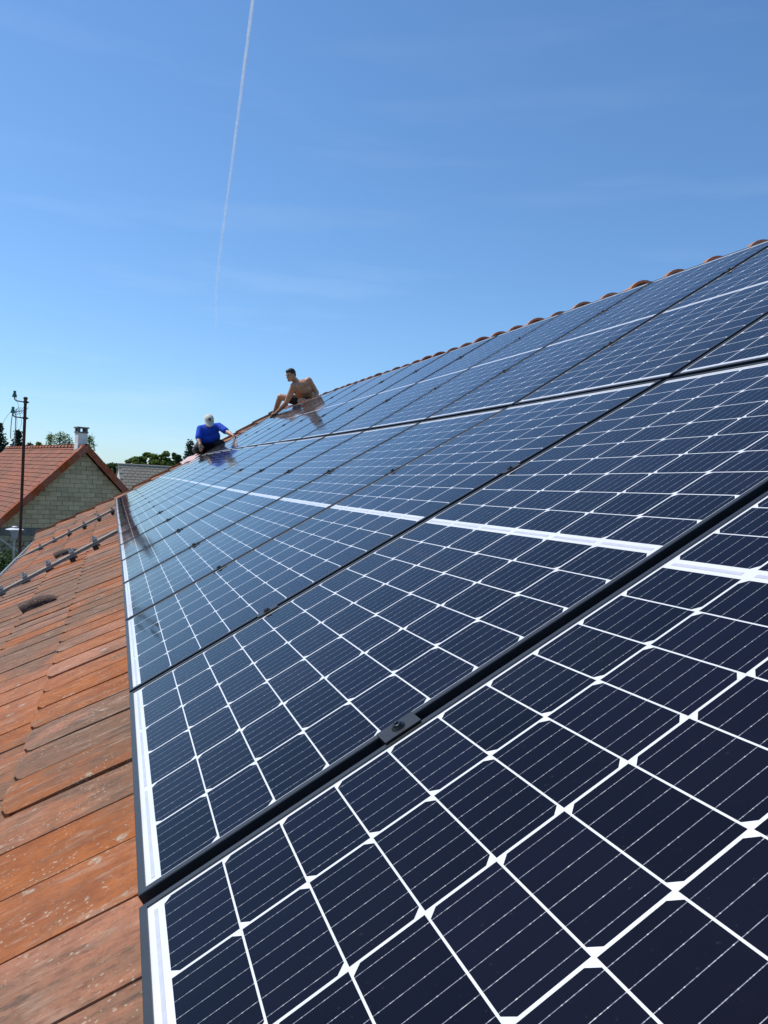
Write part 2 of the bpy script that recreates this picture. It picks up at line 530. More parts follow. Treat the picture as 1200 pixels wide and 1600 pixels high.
def tile_mesh(seed):
    r = random.Random(seed)
    mb = MB()
    ys = [0.0, 0.012, 0.05, 0.12, 0.19, TW + 0.006]
    hz = [0.0040, 0.0056, 0.0052, 0.004, 0.0026, 0.0010]
    xs = [0.0, 0.010, 0.05, 0.2, TP + 0.05]
    lift = [0.020, 0.0235, 0.0225, 0.010, -0.012]
    top = []
    for i, x in enumerate(xs):
        row = []
        for j, y in enumerate(ys):
            cut = (0.050 if j == 0 else 0.030 if j == 1 else 0.008 if j == 2 else 0) * (1 - i / 2 if i < 2 else 0)
            w = r.uniform(-0.0012, 0.0012)
            row.append(Vector((x + cut, y, lift[i] + hz[j] + w)))
        top.append(row)
    n, m = len(xs), len(ys)
    vs = [p for row in top for p in row] + [p - Vector((0, 0, 0.017)) for row in top for p in row]
    fs = []
    for i in range(n - 1):
        for j in range(m - 1):
            fs.append((i * m + j, (i + 1) * m + j, (i + 1) * m + j + 1, i * m + j + 1))
    o = n * m
    for j in range(m - 1): fs.append((j, j + 1, o + j + 1, o + j))
    for i in range(n - 1): fs.append(((i + 1) * m, i * m, o + i * m, o + (i + 1) * m))
    for i in range(n - 1): fs.append((i * m + m - 1, (i + 1) * m + m - 1, o + (i + 1) * m + m - 1, o + i * m + m - 1))
    mb.faces(vs, [tuple(reversed(f)) for f in fs], 0, False)
    me = mb.mesh('roof_tile', M_tile)
    # smooth top, crisp edges
    for p in me.polygons: p.use_smooth = p.index < (n - 1) * (m - 1)
    me.set_sharp_from_angle(angle=rad(28)) if hasattr(me, 'set_sharp_from_angle') else None
    return me


tile_meshes = [tile_mesh(s) for s in range(5)]
VENTS = {(1, 24): 'v', (1, 36): 'v', (0, 20): None}


def tile_world(v, u, dz=0.0, j=0):
    z = tile_off(v + 0.2, u) + dz - 0.017
    sl_ = (S(u + 0.2) + tile_off(v, u + .2) - S(u) - tile_off(v, u)) / 0.2
    tilt = math.atan(math.tan(K)) if v > VB else (-rad(3.0) if v < -0.1 else 0)
    lo = Vector((v, u, kink(max(v, VB)) + z + S(u))) if v > VB else Vector((v, u, z + S(u)))
    return ROOF @ T(lo) @ R(-tilt, 'Y') @ R(math.atan(sl_), 'X')


ntile = int((U1 - U0) / TW)
spots_ = []
for c in range(4):                                       # four courses between eave and panels
    v = EAVE + 0.0 + c * TP
    for k in range(ntile):
        u = U0 + k * TW
        if u < -0.75: continue
        spots_.append((v, u, c, k))
strip = []
for c in range(4, 14):
    v = EAVE + c * TP
    if v > VR - 0.1: break
    for k in range(ntile):
        u = U0 + k * TW
        if u > 14.55: strip.append((v, u, c, k))
spots_.sort(key=lambda s: (roof(s[0], s[1], -0.1) - CAM).length)
allt = spots_ + strip
n_ind = 292
vent_at = [(-0.82, 5.0), (-0.82, 8.55)]
vent_keys = set()
for vv, vu in vent_at:
    s_ = min(spots_, key=lambda s: abs(s[0] - vv) * 3 + abs(s[1] - vu))
    vent_keys.add((s_[2], s_[3]))
tri = 0
rest = MB()


def joined(mb, me, m):
    b = len(mb.v)
    mb.v += [tuple(m @ v.co) for v in me.vertices]
    for p in me.polygons:
        mb.f.append(tuple(b + i for i in p.vertices)); mb.uv.append(None); mb.mi.append(0); mb.sm.append(True)


# the ones that show largest: nearest on the left side, plus those along the far strip
order = spots_ + strip
keep = order[:n_ind]
lr = random.Random(3)
for i, (v, u, c, k) in enumerate(order):
    if (c, k) in vent_keys: continue
    dz = lr.uniform(-0.001, 0.0014)
    m = tile_world(v + lr.uniform(-0.004, 0.004), u + lr.uniform(-0.002, 0.002), dz) @ R(lr.uniform(-0.006, 0.006), 'Z') @ R(lr.uniform(-0.004, 0.003), 'Y')
    if lr.random() < 0.04: m = m @ R(rad(-0.9), 'X')
    me = tile_meshes[lr.randrange(5)]
    if i < n_ind: add('roof_tile', me, rf, m)
    else: joined(rest, me, m)
# tiles tucked under the panels' lower edge
for c in (4, 5):
    for k in range(ntile):
        u = U0 + k * TW
        if -0.75 < u < 14.5: joined(rest, tile_meshes[k % 5], tile_world(EAVE + c * TP, u))
o = build('roof_tile', rest, M_tile, rf, Matrix.Identity(4)); tag(o, kind='stuff')


def vent_tile(m):
    mb = MB()
    n, k = 10, 7
    # hood: half-round opening at the low end fading into the tile higher up
    rows = []
    for i in range(k):
        t = i / (k - 1)
        x = 0.02 + 0.25 * t; h = 0.070 * math.sqrt(max(0.0, 1 - t * t)) + 0.003; w_ = 0.100 * (1 - 0.15 * t)
        rows.append([Vector((x - 0.02 * math.sin(math.pi * j / n), 0.12 + w_ * math.cos(math.pi * j / n), 0.022 + h * math.sin(math.pi * j / n) ** 0.75)) for j in range(n + 1)])
    vs = [p for r_ in rows for p in r_]; q = n + 1
    fs = [(i * q + j, i * q + j + 1, (i + 1) * q + j + 1, (i + 1) * q + j) for i in range(k - 1) for j in range(n)]
    mb.faces(vs, fs, 0, True)
    inn = [p * 1.0 for p in vs]
    inn = [Vector((p.x + 0.002, 0.12 + (p.y - 0.12) * 0.86, max(0.02, 0.022 + (p.z - 0.022) * 0.84))) for p in vs]
    mb.faces(inn, [tuple(reversed(f)) for f in fs], 0, True)
    for j in range(n):
        mb.poly([vs[j], inn[j], inn[j + 1], vs[j + 1]])
    me = mb.mesh('vent_tile', M_vent)
    base = tile_meshes[0]
    o = add('vent_tile', me, rf, m)
    b = MB(); joined(b, base, Matrix.Identity(4)); b.f  # flat tile below the hood
    o2 = add('roof_tile', base, rf, m)
    o['label'] = 'clay vent tile with a raised half-round hood'


for (v, u, c, k) in spots_:
    if (c, k) in vent_keys: vent_tile(tile_world(v, u))

# ridge tiles: conical half-rounds, the wide end towards us
rt = MB()
n = 12
for sgn, r0, r1 in ((1, 0.136, 0.108),):
    Lr = 0.40
    secs = [(0.0, r0), (0.035, r0), (0.05, r0 - 0.012), (Lr, r1)]
    outer = []; inner = []
    for y, r_ in secs:
        for j in range(n + 1):
            a = math.pi * j / n
            outer.append(Vector((r_ * math.cos(a) * 1.05, y, r_ * math.sin(a))))
            inner.append(Vector(((r_ - 0.016) * math.cos(a) * 1.05, y, (r_ - 0.016) * math.sin(a))))
    q = n + 1
    fs = [(i * q + j, i * q + j + 1, (i + 1) * q + j + 1, (i + 1) * q + j) for i in range(len(secs) - 1) for j in range(n)]
    rt.faces(outer, [tuple(reversed(f)) for f in fs], 0, True); rt.faces(inner, fs, 0, True)
    for j in range(n):
        rt.poly([outer[j], outer[j + 1], inner[j + 1], inner[j]])
ridge_me = rt.mesh('ridge_tile', M_ridge)
RP = 0.345
k = 0
u = -1.0
while u < U1 - 0.3:
    m = ROOF @ T((VR + lr.uniform(-.006, .006), u, kink(VR) - 0.136 + S(u) + lr.uniform(-.007, .007))) @ R(TH, 'Y') @ R(rad(-2.6), 'X')
    add('ridge_tile', ridge_me, rf, m)
    u += RP

# verge tiles along the far gable edge
vt = MB()
vt.box((0, -0.10, -0.12), (0.44, 0.045, 0.012)); vt.box((0, 0.0, 0.012), (0.44, 0.045, 0.030))
verge_me = vt.mesh('verge_tile', M_tile)
v = EAVE
while v < VR - 0.2:
    z = tile_off(v + 0.2, U1) + S(U1) + kink(v) + 0.005
    m = ROOF @ T((v, U1 - 0.02, z)) @ R(rad(3.0 + 0.8 * lr.uniform(-1, 1)) * 1.0 - (K if v > VB else 0) + (rad(3) if v < 0 else 0), 'Y')
    add('verge_tile', verge_me, rf, m)
    v += TP
# zinc gutter along the eave
gm = MB()
for i in range(len(us) - 1):
    pass
gp = []
n = 8
gv = []
ug = list(np.linspace(-1.0, U1 + 0.1, 24))
for u in ug:
    c = roof(EAVE - 0.03, u, -0.135 + 0.085 - 0.045 + 0.05 * max(0.0, (u - 10) / 5.6))
    for j in range(n + 1):
        a = math.pi + math.pi * j / n
        gv.append(c + Vector((-0.04 + 0.04 * math.cos(a), 0, -0.02 + 0.04 * math.sin(a))))
q = n + 1
fs = [(i * q + j, i * q + j + 1, (i + 1) * q + j + 1, (i + 1) * q + j) for i in range(len(ug) - 1) for j in range(n)]
gm.faces(gv, fs, 0, True)
gm.faces([p + Vector((0, 0, 0.004)) for p in gv], [tuple(reversed(f)) for f in fs], 0, True)
gm.tube([gv[i * q] for i in range(len(ug))], 0.010, 8)
build('gutter', gm, M_zinc, bld, Matrix.Identity(4))

# ------------------------------------------------------------------ solar panels
PW = 1.036
ROWS = {'lower': (0.0, 1.845), 'upper': (1.871, 1.794)}
FR = 0.011


def panel_meshes(Lp):
    fb = MB()
    hw = PW / 2
    zt, zb = 0.0, -0.036
    o = [(0, -hw), (Lp, -hw), (Lp, hw), (0, hw)]
    i_ = [(FR, -hw + FR), (Lp - FR, -hw + FR), (Lp - FR, hw - FR), (FR, hw - FR)]
    ch = 0.0012
    oc = [(ch, -hw + ch), (Lp - ch, -hw + ch), (Lp - ch, hw - ch), (ch, hw - ch)]
    for a in range(4):
        b = (a + 1) % 4
        fb.poly([(*oc[a], zt), (*oc[b], zt), (*i_[b], zt), (*i_[a], zt)])
        fb.poly([(*o[a], zt - ch), (*o[b], zt - ch), (*oc[b], zt), (*oc[a], zt)])
        fb.poly([(*i_[a], zt), (*i_[b], zt), (*i_[b], zt - 0.004), (*i_[a], zt - 0.004)])
        fb.poly([(*o[a], zb), (*o[b], zb), (*o[b], zt - ch), (*o[a], zt - ch)])
        fb.poly([(*i_[a], zb), (*i_[b], zb), (*o[b], zb), (*o[a], zb)])
    fme = fb.mesh('frame', M_frame)
    bb = MB(); bb.box((FR - 0.004, -hw + FR - 0.004, -0.008), (Lp - FR + 0.004, hw - FR + 0.004, -0.0024))
    bme = bb.mesh('backsheet', M_back)
    margin, centre = 0.021, 0.024
    px = (Lp - 2 * FR - 2 * margin - centre) / 20
    py = (PW - 2 * FR - 2 * 0.004) / 6
    cx, cy = px - 0.0025, py - 0.0042
    # half cell, chamfered on the -y .. handled by flip: chamfers at one long side
    cb = MB()
    c_ = 0.0102
    prof = [(-cx / 2 + c_, -cy / 2), (cx / 2, -cy / 2), (cx / 2, cy / 2), (-cx / 2 + c_, cy / 2), (-cx / 2, cy / 2 - c_), (-cx / 2, -cy / 2 + c_)]
    zc, zl = -0.00235, -0.0028      # cells lie laminated on the backsheet
    cb.poly([(x, y, zc) for x, y in prof], [(y + cy / 2 + 10 * 0.1643, x + cx / 2) for x, y in prof])
    for a in range(6):
        b = (a + 1) % 6
        cb.poly([(*prof[a], zl), (*prof[b], zl), (*prof[b], zc), (*prof[a], zc)], [(1.643, 0)] * 4)
    cme = cb.mesh('solar_cell', M_cell)
    # mirrored copy (chamfers on the upper side)
    pos = []
    for a in range(20):
        x = FR + margin + px * (a + 0.5) + (centre if a >= 10 else 0)
        for b in range(6):
            y = -hw + FR + 0.004 + py * (b + 0.5)
            # rows alternate which long side carries the clipped corners
            pos.append((x, y, 0 if (b % 2 == 1) else 1))
    # ribbons in the end margins and in the middle
    rb_ = MB(); rl = []
    for xr, pair in ((FR + margin * 0.52, 2), (Lp - FR - margin * 0.52, 2)):
        for b in range(3):
            y0 = -hw + FR + 0.004 + py * 2 * b + 0.012; y1 = y0 + 2 * py - 0.024
            rl.append((xr, y0, y1, 0.0025))
    xm = FR + margin + 10 * px + centre / 2 - 0.001
    for b in range(6):
        y0 = -hw + FR + 0.004 + py * b + 0.012; y1 = y0 + py - 0.024
        rl.append((xm, y0, y1, 0.0035))
    for x, y0, y1, h in rl: rb_.box((x - h, y0, -0.0023), (x + h, y1, -0.0019))
    rme = rb_.mesh('ribbon', M_rib)
    singles = []
    for x, y0, y1, h in rl:
        b1 = MB(); b1.box((x - h, y0, -0.0023), (x + h, y1, -0.0019)); singles.append(b1.mesh('ribbon', M_rib))
    # all cells as one mesh, for far panels
    jb = MB()
    for x, y, fl in pos:
        s_ = -1 if fl else 1
        pr = [(x + s_ * p, y + s_ * q_) for p, q_ in prof]
        uvs = [(q_ + cy / 2 + 1.643 + 0.1643 * 6 * round((x * 40 + y * 10)), p + cx / 2) for p, q_ in prof]
        jb.poly([(*p, zc) for p in pr], uvs)
    jme = jb.mesh('solar_cells', M_cell)
    return fme, bme, cme, rme, jme, pos, singles


ORD = ['first', 'second', 'third', 'fourth', 'fifth', 'sixth', 'seventh', 'eighth', 'ninth', 'tenth', 'eleventh', 'twelfth', 'thirteenth', 'fourteenth', 'fifteenth']


def panel_matrix(i, v0, Lp, tilt):
    uc = (i - 0.5) * PITCH - (0.006 if i == 0 else 0.0)
    ua, ub = uc - PW / 2, uc + PW / 2
    za, zb = S(ua), S(ub)
    z = (za + zb) / 2 + kink(v0 + 1e-9)
    return ROOF @ T((v0, uc, z)) @ R(-tilt, 'Y') @ R(math.atan2(zb - za, PW), 'X')


for rname, (v0, Lp) in ROWS.items():
    fme, bme, cme, rme, jme, pos, singles = panel_meshes(Lp)
    tilt = K if rname == 'upper' else 0.0
    first = 0 if rname == 'lower' else 1
    std = (fme, bme, cme, rme, jme, pos, singles)
    near = panel_meshes(1.785) if rname == 'lower' else std      # the first panel of the row is a slightly shorter one
    for i in range(first, 15):
        m = panel_matrix(i, v0, Lp, tilt) @ R(lr.uniform(-0.002, 0.002) + (0.007 if (i > 6 and rname == 'lower') else 0.0), 'X') @ R(lr.uniform(-0.0012, 0.0012), 'Y')
        idx = i - first
        fme, bme, cme, rme, jme, pos, singles = near if i == 0 else std
        if rname == 'lower':
            lab = 'solar panel in the lower row by the eave, %s from the camera' % ORD[idx]
            if i == 0: lab = 'closest solar panel filling the bottom right, cut off by the frame edge'
            if i == 14: lab = 'last solar panel at the far low corner, beside the block house'
        else:
            lab = 'solar panel in the upper row under the ridge, %s from the camera' % ORD[idx]
            if i == 14: lab = 'last solar panel of the upper row, beside the crouching men'
        t = empty('solar_panel', m, lab, 'solar panel', 'solar panels laid in two rows on the tiled roof')
        add('frame', fme, t, local=Matrix.Identity(4))
        add('backsheet', bme, t, local=Matrix.Identity(4))
        if i > 4: tag(add('ribbon', rme, t, local=Matrix.Identity(4)), kind='stuff')
        else:
            for sme in singles: add('ribbon', sme, t, local=Matrix.Identity(4))
        if (rname == 'lower' and i <= 8) or (rname == 'upper' and i <= 6):
            for x, y, fl in pos:
                add('solar_cell', cme, t, local=T((x, y, 0)) @ (R(math.pi, 'Z') if fl else Matrix.Identity(4)))
        else:
            tag(add('solar_cell', jme, t, local=Matrix.Identity(4)), kind='stuff')

# mid clamps in the gaps
cb = MB()
cb.box((-0.030, -0.0175, 0.0006), (0.030, 0.0175, 0.0030)); cb.box((-0.030, -0.0095, -0.03), (0.030, 0.0095, 0.0006))
clamp_me = cb.mesh('clamp_body', M_clamp)
bb = MB()
bb.lathe([(0.0035, 0.0070), (0.0036, 0.0095), (0.0058, 0.0092), (0.0072, 0.0075), (0.0072, 0.0042), (0.0105, 0.0040), (0.0105, 0.0028)], n=14)
bolt_me = bb.mesh('bolt', M_bolt)
# rails hidden below, seen only as shadow in the gaps
for i in range(0, 15):
    for rname, vs2 in (('lower', (0.405, 1.23)), ('upper', (2.455, 3.235))):
        for q_, v in enumerate(vs2):
            if rname == 'upper' and i < 2: continue
            if rname == 'lower' and i < 1: continue
            u = (i - 1) * PITCH + PITCH * 0 + 0.0
            tilt = K if rname == 'upper' else 0
            m = ROOF @ T((v, u, kink(v) + S(u))) @ R(-tilt, 'Y')
            if i == 1: m = m @ T((0, -0.003, 0)) @ Matrix.Diagonal((1, 1.12, 1, 1))
            which = ('eave-side' if q_ == 0 else 'ridge-side')
            lab = '%s dark clamp in the %s row, in its %s gap from the camera' % (which, rname, ORD[i - 1 - (rname == 'upper')])
            c = empty('mid_clamp', m, lab, 'clamp', 'clamps holding the solar panels')
            add('clamp_body', clamp_me, c, local=Matrix.Identity(4)); add('bolt', bolt_me, c, local=Matrix.Identity(4))

# mounting rails lying up the slope on the bare tiles
def rail(u, zb, v0, v1, brackets, bsize, label):
    t = empty('mounting_rail', ROOF @ T((v0, u, zb + S(u))), label, 'rail', 'aluminium rails lying on the tiles')
    base = ROOF
    mb = MB()
    w_ = 0.017
    z = zb + S(u)
    prof_ = [(-w_, 0), (-w_, 0.003), (-w_ + 0.008, 0.009), (w_ - 0.003, 0.009), (w_ - 0.003, 0.030), (-w_ * .9, 0.030), (-w_ * .9, 0.033), (-w_ * .9 + 0.008, 0.042), (w_, 0.042), (w_, 0)]
    np_ = len(prof_)
    vs2 = [(v0, u + a_, z + b_) for a_, b_ in prof_] + [(v1, u + a_, z + b_) for a_, b_ in prof_]
    mb.faces(vs2, [(j, (j + 1) % np_, np_ + (j + 1) % np_, np_ + j) for j in range(np_)])
    mb.faces(vs2[:np_], [tuple(reversed(range(np_)))]); mb.faces(vs2[np_:], [tuple(range(np_))])
    build('rail_body', mb, M_alu, t, base)
    for v in brackets:
        b = MB()
        s_ = bsize
        b.box((v - 0.035 * s_, u - 0.005, z + 0.0465), (v + 0.035 * s_, u + 0.055 * s_, z + 0.052))
        b.box((v - 0.035 * s_, u + 0.022, z - 0.03), (v + 0.035 * s_, u + 0.030, z + 0.0465))
        zt_ = z + 0.052
        b.hexa([Vector(p) for p in ((v - 0.032 * s_, u - 0.012 * s_, zt_), (v + 0.032 * s_, u - 0.012 * s_, zt_), (v + 0.032 * s_, u + 0.05 * s_, zt_), (v - 0.032 * s_, u + 0.05 * s_, zt_),
                (v - 0.022 * s_, u + 0.012 * s_, zt_ + 0.040 * s_), (v + 0.030 * s_, u + 0.012 * s_, zt_ + 0.044 * s_), (v + 0.030 * s_, u + 0.048 * s_, zt_ + 0.046 * s_), (v - 0.022 * s_, u + 0.048 * s_, zt_ + 0.042 * s_))])
        b.tube([(v, u + 0.025 * s_, z + 0.052 + 0.045 * s_), (v, u + 0.025 * s_, z + 0.062 + 0.045 * s_)], 0.014 * s_, 8)
        build('bracket', b, M_brk, t, base)
        f = MB()
        f.box((v - 0.05, u - 0.05, z - 0.05), (v + 0.0, u - w_ - 0.001, z + 0.004))
        build('foot', f, M_bolt, t, base)
    return t


rail(7.55, -0.082, -1.52, -0.03, [-1.27, -1.02, -0.77, -0.52, -0.27], 0.75, 'near aluminium rail with five chunky grey brackets lying on the left tiles')
rail(12.3, -0.075, -1.66, -0.05, [-1.29, -1.06, -0.81, -0.56, -0.31, -0.08], 0.55, 'far thin aluminium rail with small dark brackets near the roof corner')

# ------------------------------------------------------------------ block house
HR = rad(20.0)
HM = T((-0.87, 22.0, 0)) @ R(HR, 'Z')          # local x along the gable, y back along the ridge
AP = 5.71
hs = empty('block_house', HM, 'house with bare grey block gable, red tiled roof and white chimney', 'house')
HW, HL = 3.3, 8.3
wm = MB()
zi = AP - 0.225
# gable backing (mortar) and body
a = [(-HW, 0.06, 0), (HW, 0.06, 0), (HW, 0.06, zi - HW), (0, 0.06, zi), (-HW, 0.06, zi - HW)]
b = [(x, HL, z) for x, y, z in a]
wm.poly(a); wm.poly(list(reversed(b)))
for i in (1, 4, 0):
    j = (i + 1) % 5
    wm.poly([a[j], a[i], b[i], b[j]])
gw = build('wall', wm, M_mortar, hs, HM)
br = random.Random(11)
BW, BH = 0.302, 0.1225
row = 0
z = 3.40
while z < zi - 0.12:
    zt = min(z + BH, zi - 0.02)
    off = (0.15 if row % 2 else 0.0) + br.uniform(-0.03, 0.03)
    x = -4.0 + off
    while x < 4.0:
        x0, x1 = x + 0.005, x + BW - 0.005
        y0 = 0.06 - 0.025 + br.uniform(-0.004, 0.004)
        hb, ht = zi - z, zi - zt
        p0, p1 = max(x0, -hb), min(x1, hb); q0, q1 = max(x0, -ht), min(x1, ht)
        lim = min(HW, hb)
        if p1 - p0 > 0.06 and q1 - q0 > 0.0 and p0 > -2.75 and abs(p1) < 3.3:
            mb = MB(); c = 0.006
            lo, hi = z + 0.005, zt - 0.005
            mb.hexa([(p0, y0, lo), (p1, y0, lo), (p1, 0.059, lo), (p0, 0.059, lo), (q0, y0, hi), (q1, y0, hi), (q1, 0.059, hi), (q0, 0.059, hi)])
            build('block', mb, M_block, gw, HM)
        x += BW
    z += BH; row += 1
# concrete band and rubble base
cb_ = MB(); cb_.box((-HW, -0.02, 3.21), (HW, 0.055, 3.395))
build('concrete_band', cb_, M_concrete, hs, HM)
sr = random.Random(5)
z = 3.205
while z > 1.9:
    h = sr.uniform(0.11, 0.19)
    x = -3.25
    while x < 0.6:
        wd = sr.uniform(0.13, 0.34)
        bm = bmesh.new()
        bmesh.ops.create_cube(bm, size=1.0)
        for v_ in bm.verts:
            v_.co += Vector((sr.uniform(-.12, .12), sr.uniform(-.1, .1), sr.uniform(-.12, .12)))
        bmesh.ops.bevel(bm, geom=bm.edges[:], offset=0.16, segments=1, affect='EDGES')
        me = D.meshes.new('stone'); bm.to_mesh(me); bm.free(); me.materials.append(M_stone)
        o = add('stone', me, gw, HM @ T((x + wd / 2, 0.03, z - h / 2)) @ Matrix.Diagonal((wd * 0.97, 0.10 + sr.uniform(0, .03), h * 0.97, 1)))
        x += wd
    z -= h
# roof
rm = MB()
th_ = 0.10
y0, y1 = -0.10, HL + 0.1
for s_ in (-1, 1):
    e = 3.75
    rm.hexa([Vector(p) for p in ((0, y0, AP - 0.08), (s_ * e, y0, AP - 0.08 - e), (s_ * e, y1, AP - 0.08 - e), (0, y1, AP - 0.08),
                                  (0, y0, AP - 0.05), (s_ * e, y0, AP - 0.05 - e), (s_ * e, y1, AP - 0.05 - e), (0, y1, AP - 0.05))])
hroof = build('roof', rm, M_deck, hs, HM)
tb = MB()
ca = math.cos(rad(45))
for s_ in (-1, 1):
    for r_ in range(31):
        d0 = 0.165 * r_
        for k in range(int(8.2 / 0.19)):
            if s_ == 1 and k > 6: continue
            yy = -0.02 + 0.19 * k + (0.095 if r_ % 2 else 0) + br.uniform(-.004, .004)
            j = br.uniform(-0.003, 0.004)
            A_ = Vector((s_ * (d0 * ca), 0, AP - 0.05 - d0 * ca)); dn = Vector((s_ * ca, 0, -ca)); nn = Vector((s_ * ca, 0, ca))
            p = []
            for h_ in (0, 1):
                for (dd, yo) in ((0, 0.003), (0.175, 0.003), (0.175, 0.187), (0, 0.187)):
                    base = A_ + dn * dd + nn * ((0.004 + (0.016 if dd else 0.0)) + 0.012 * h_ + j) + Vector((0, yy + yo, 0))
                    p.append(base)
            if s_ == -1: p = [p[i] for i in (3, 2, 1, 0, 7, 6, 5, 4)]
            tb.hexa(p)
tag(build('roof_tile', tb, M_oldtile, hroof, HM), kind='stuff')
# edge tiles on the gable, ridge tiles
em = MB(); em.box((0, -0.035, -0.125), (0.335, 0.0, 0.045)); em.box((0, 0.0, 0.02), (0.335, 0.16, 0.045))
edge_me = em.mesh('edge_tile', M_edge)
for s_ in (-1, 1):
    for k in range(15):
        d0 = 0.02 + 0.315 * k
        p = T((s_ * d0 * ca, -0.105 + br.uniform(-.006, .006), AP - 0.035 - d0 * ca))
        if s_ == 1: m = p @ R(rad(45 + 1.2), 'Y')
        else: m = T((-(d0 + 0.335) * ca, -0.105 + br.uniform(-.006, .006), AP - 0.035 - (d0 + 0.335) * ca)) @ R(rad(-45 - 1.2), 'Y')
        add('edge_tile', edge_me, hroof, HM @ m)
rg = MB()
for y, r_ in ((0, 1),):
    n_ = 8; vs2 = []
    for (yy, rr) in ((0, .12), (.02, .12), (.025, .105), (.33, .10)):
        for j in range(n_ + 1):
            t = math.pi * j / n_; vs2.append((rr * math.cos(t), yy, rr * 0.8 * math.sin(t)))
    q = n_ + 1
    rg.faces(vs2, [((i + 1) * q + j, (i + 1) * q + j + 1, i * q + j + 1, i * q + j) for i in range(3) for j in range(n_)], 0, True)
rg_me = rg.mesh('ridge_tile', M_oldtile)
for k in range(26): add('ridge_tile', rg_me, hroof, HM @ T((0, -0.08 + 0.32 * k, AP - 0.085)))
# chimney with its slab on little piers
ch = MB(); ch.box((-0.125, 0.22, AP - 0.4), (0.125, 0.50, AP + 0.305))
ch.hexa([Vector(p) for p in ((-0.15, 0.19, AP - 0.25), (0.15, 0.19, AP - 0.25), (0.15, 0.53, AP - 0.25), (-0.15, 0.53, AP - 0.25), (-0.125, 0.215, AP + 0.03), (0.125, 0.215, AP + 0.03), (0.125, 0.505, AP + 0.03), (-0.125, 0.505, AP + 0.03))])
chim = build('chimney', ch, M_white, hs, HM)
cc = MB()
cc.box((-0.145, 0.20, AP + 0.305), (0.145, 0.52, AP + 0.34))
for x in (-0.1, 0.1):
    for y in (0.25, 0.47): cc.box((x - 0.03, y - 0.03, AP + 0.34), (x + 0.03, y + 0.03, AP + 0.435))
cc.box((-0.16, 0.185, AP + 0.435), (0.16, 0.535, AP + 0.47))
build('chimney_cap', cc, M_cap, chim, HM)

# tv antenna on the far end of that ridge
AM = HM @ T((0.06, 7.6, AP - 0.02))
an = empty('tv_antenna', AM, 'small television antenna on a thin mast at the far end of the red roof', 'antenna')
m_ = MB(); m_.tube([(0, 0, 0), (0, 0, 1.32)], 0.016, 8); build('mast', m_, M_lampgrey, an, AM)
m_ = MB(); m_.tube([(-0.06, 0, 1.22), (0.36, 0.1, 1.30)], 0.012, 6)
for k in range(5):
    p = Vector((-0.02 + 0.085 * k, 0.02 * k, 1.228 + 0.016 * k)); d_ = Vector((0.10, -0.05, 0.17 - 0.012 * k))
    m_.tube([p - d_, p + d_], 0.008, 5)
build('aerial', m_, M_cable, an, AM)

# ------------------------------------------------------------------ rusty pole with insulators
PM = T((-1.85, 16.6, 0))
po = empty('insulator_pole', PM, 'rusty iron pole with two green glass insulators beyond the roof edge', 'pole')
m_ = MB(); m_.tube([(0, 0, 0), (0, 0, 6.37)], 0.030, 12); m_.lathe([(0.03, 6.36), (0.042, 6.37), (0.042, 6.40), (0.025, 6.415), (0, 6.416)], n=12)
build('shaft', m_, M_rust, po, PM)
for z_, dx in ((6.31, -0.205), (5.985, -0.225)):
    m_ = MB()
    m_.tube([(0.07, 0, z_), (-0.02, 0, z_), (dx + 0.035, 0, z_ + 0.012), (dx + 0.008, 0, z_ + 0.035), (dx, 0, z_ + 0.075), (dx, 0, z_ + 0.12)], 0.012, 8)
    m_.box((-0.036, -0.036, z_ - 0.022), (0.045, 0.036, z_ + 0.022))
    arm = build('arm', m_, M_rust, po, PM)
    m_ = MB()
    m_.lathe([(0.0, z_ + 0.085), (0.044, z_ + 0.085), (0.047, z_ + 0.10), (0.040, z_ + 0.135), (0.030, z_ + 0.145), (0.033, z_ + 0.16), (0.022, z_ + 0.168), (0.030, z_ + 0.18), (0.026, z_ + 0.21), (0.0, z_ + 0.215)], (dx, 0, 0), 14)
    build('insulator', m_, M_ins, arm, PM)
m_ = MB()
def arc(p, q, sag, n_=9):
    p, q = Vector(p), Vector(q)
    return [p.lerp(q, t / n_) + Vector((sag * math.sin(math.pi * t / n_), 0, 0)) for t in range(n_ + 1)]
m_.tube(arc((-0.225, 0.01, 6.12), (-0.25, 0.02, 5.55), -0.012), 0.008, 6)
m_.tube(arc((-0.195, 0, 6.42), (-0.12, 0.0, 6.12), 0.02), 0.003, 5)
m_.tube(arc((-0.12, 0, 6.12), (-0.14, 0.03, 5.65), 0.07), 0.0035, 5)
m_.tube(arc((-0.23, 0, 6.14), (-0.45, 0.1, 5.6), -0.06), 0.003, 5)
m_.tube(arc((-0.20, 0, 6.1), (-0.20, 0.03, 5.62), 0.06), 0.003, 5)
build('cable', m_, M_cable, po, PM)

# ------------------------------------------------------------------ street lamp and pipe
LM = T((-2.32, 20.0, 0))
la = empty('street_lamp', LM, 'street lamp with a flat white disc shade in front of the stone wall', 'street lamp')
m_ = MB(); m_.tube([(0, 0, 0), (0, 0, 3.20)], 0.024, 12); build('post', m_, M_lampgrey, la, LM)
m_ = MB(); m_.lathe([(0.205, 3.455), (0.21, 3.462), (0.20, 3.468), (0.12, 3.49), (0.06, 3.50), (0.05, 3.503)], n=28); m_.lathe([(0.0, 3.452), (0.10, 3.456), (0.205, 3.455)], n=28)
m_.lathe([(0.035, 3.503), (0.035, 3.522), (0.070, 3.524), (0.066, 3.533), (0.02, 3.545), (0, 3.548)], n=20)
build('lamp_shade', m_, M_lampwhite, la, LM)
m_ = MB(); m_.lathe([(0.0, 3.20), (0.045, 3.205), (0.055, 3.23), (0.10, 3.40), (0.09, 3.45)], n=8)
gl = build('lantern', m_, M_lampglass, la, LM)
m_ = MB()
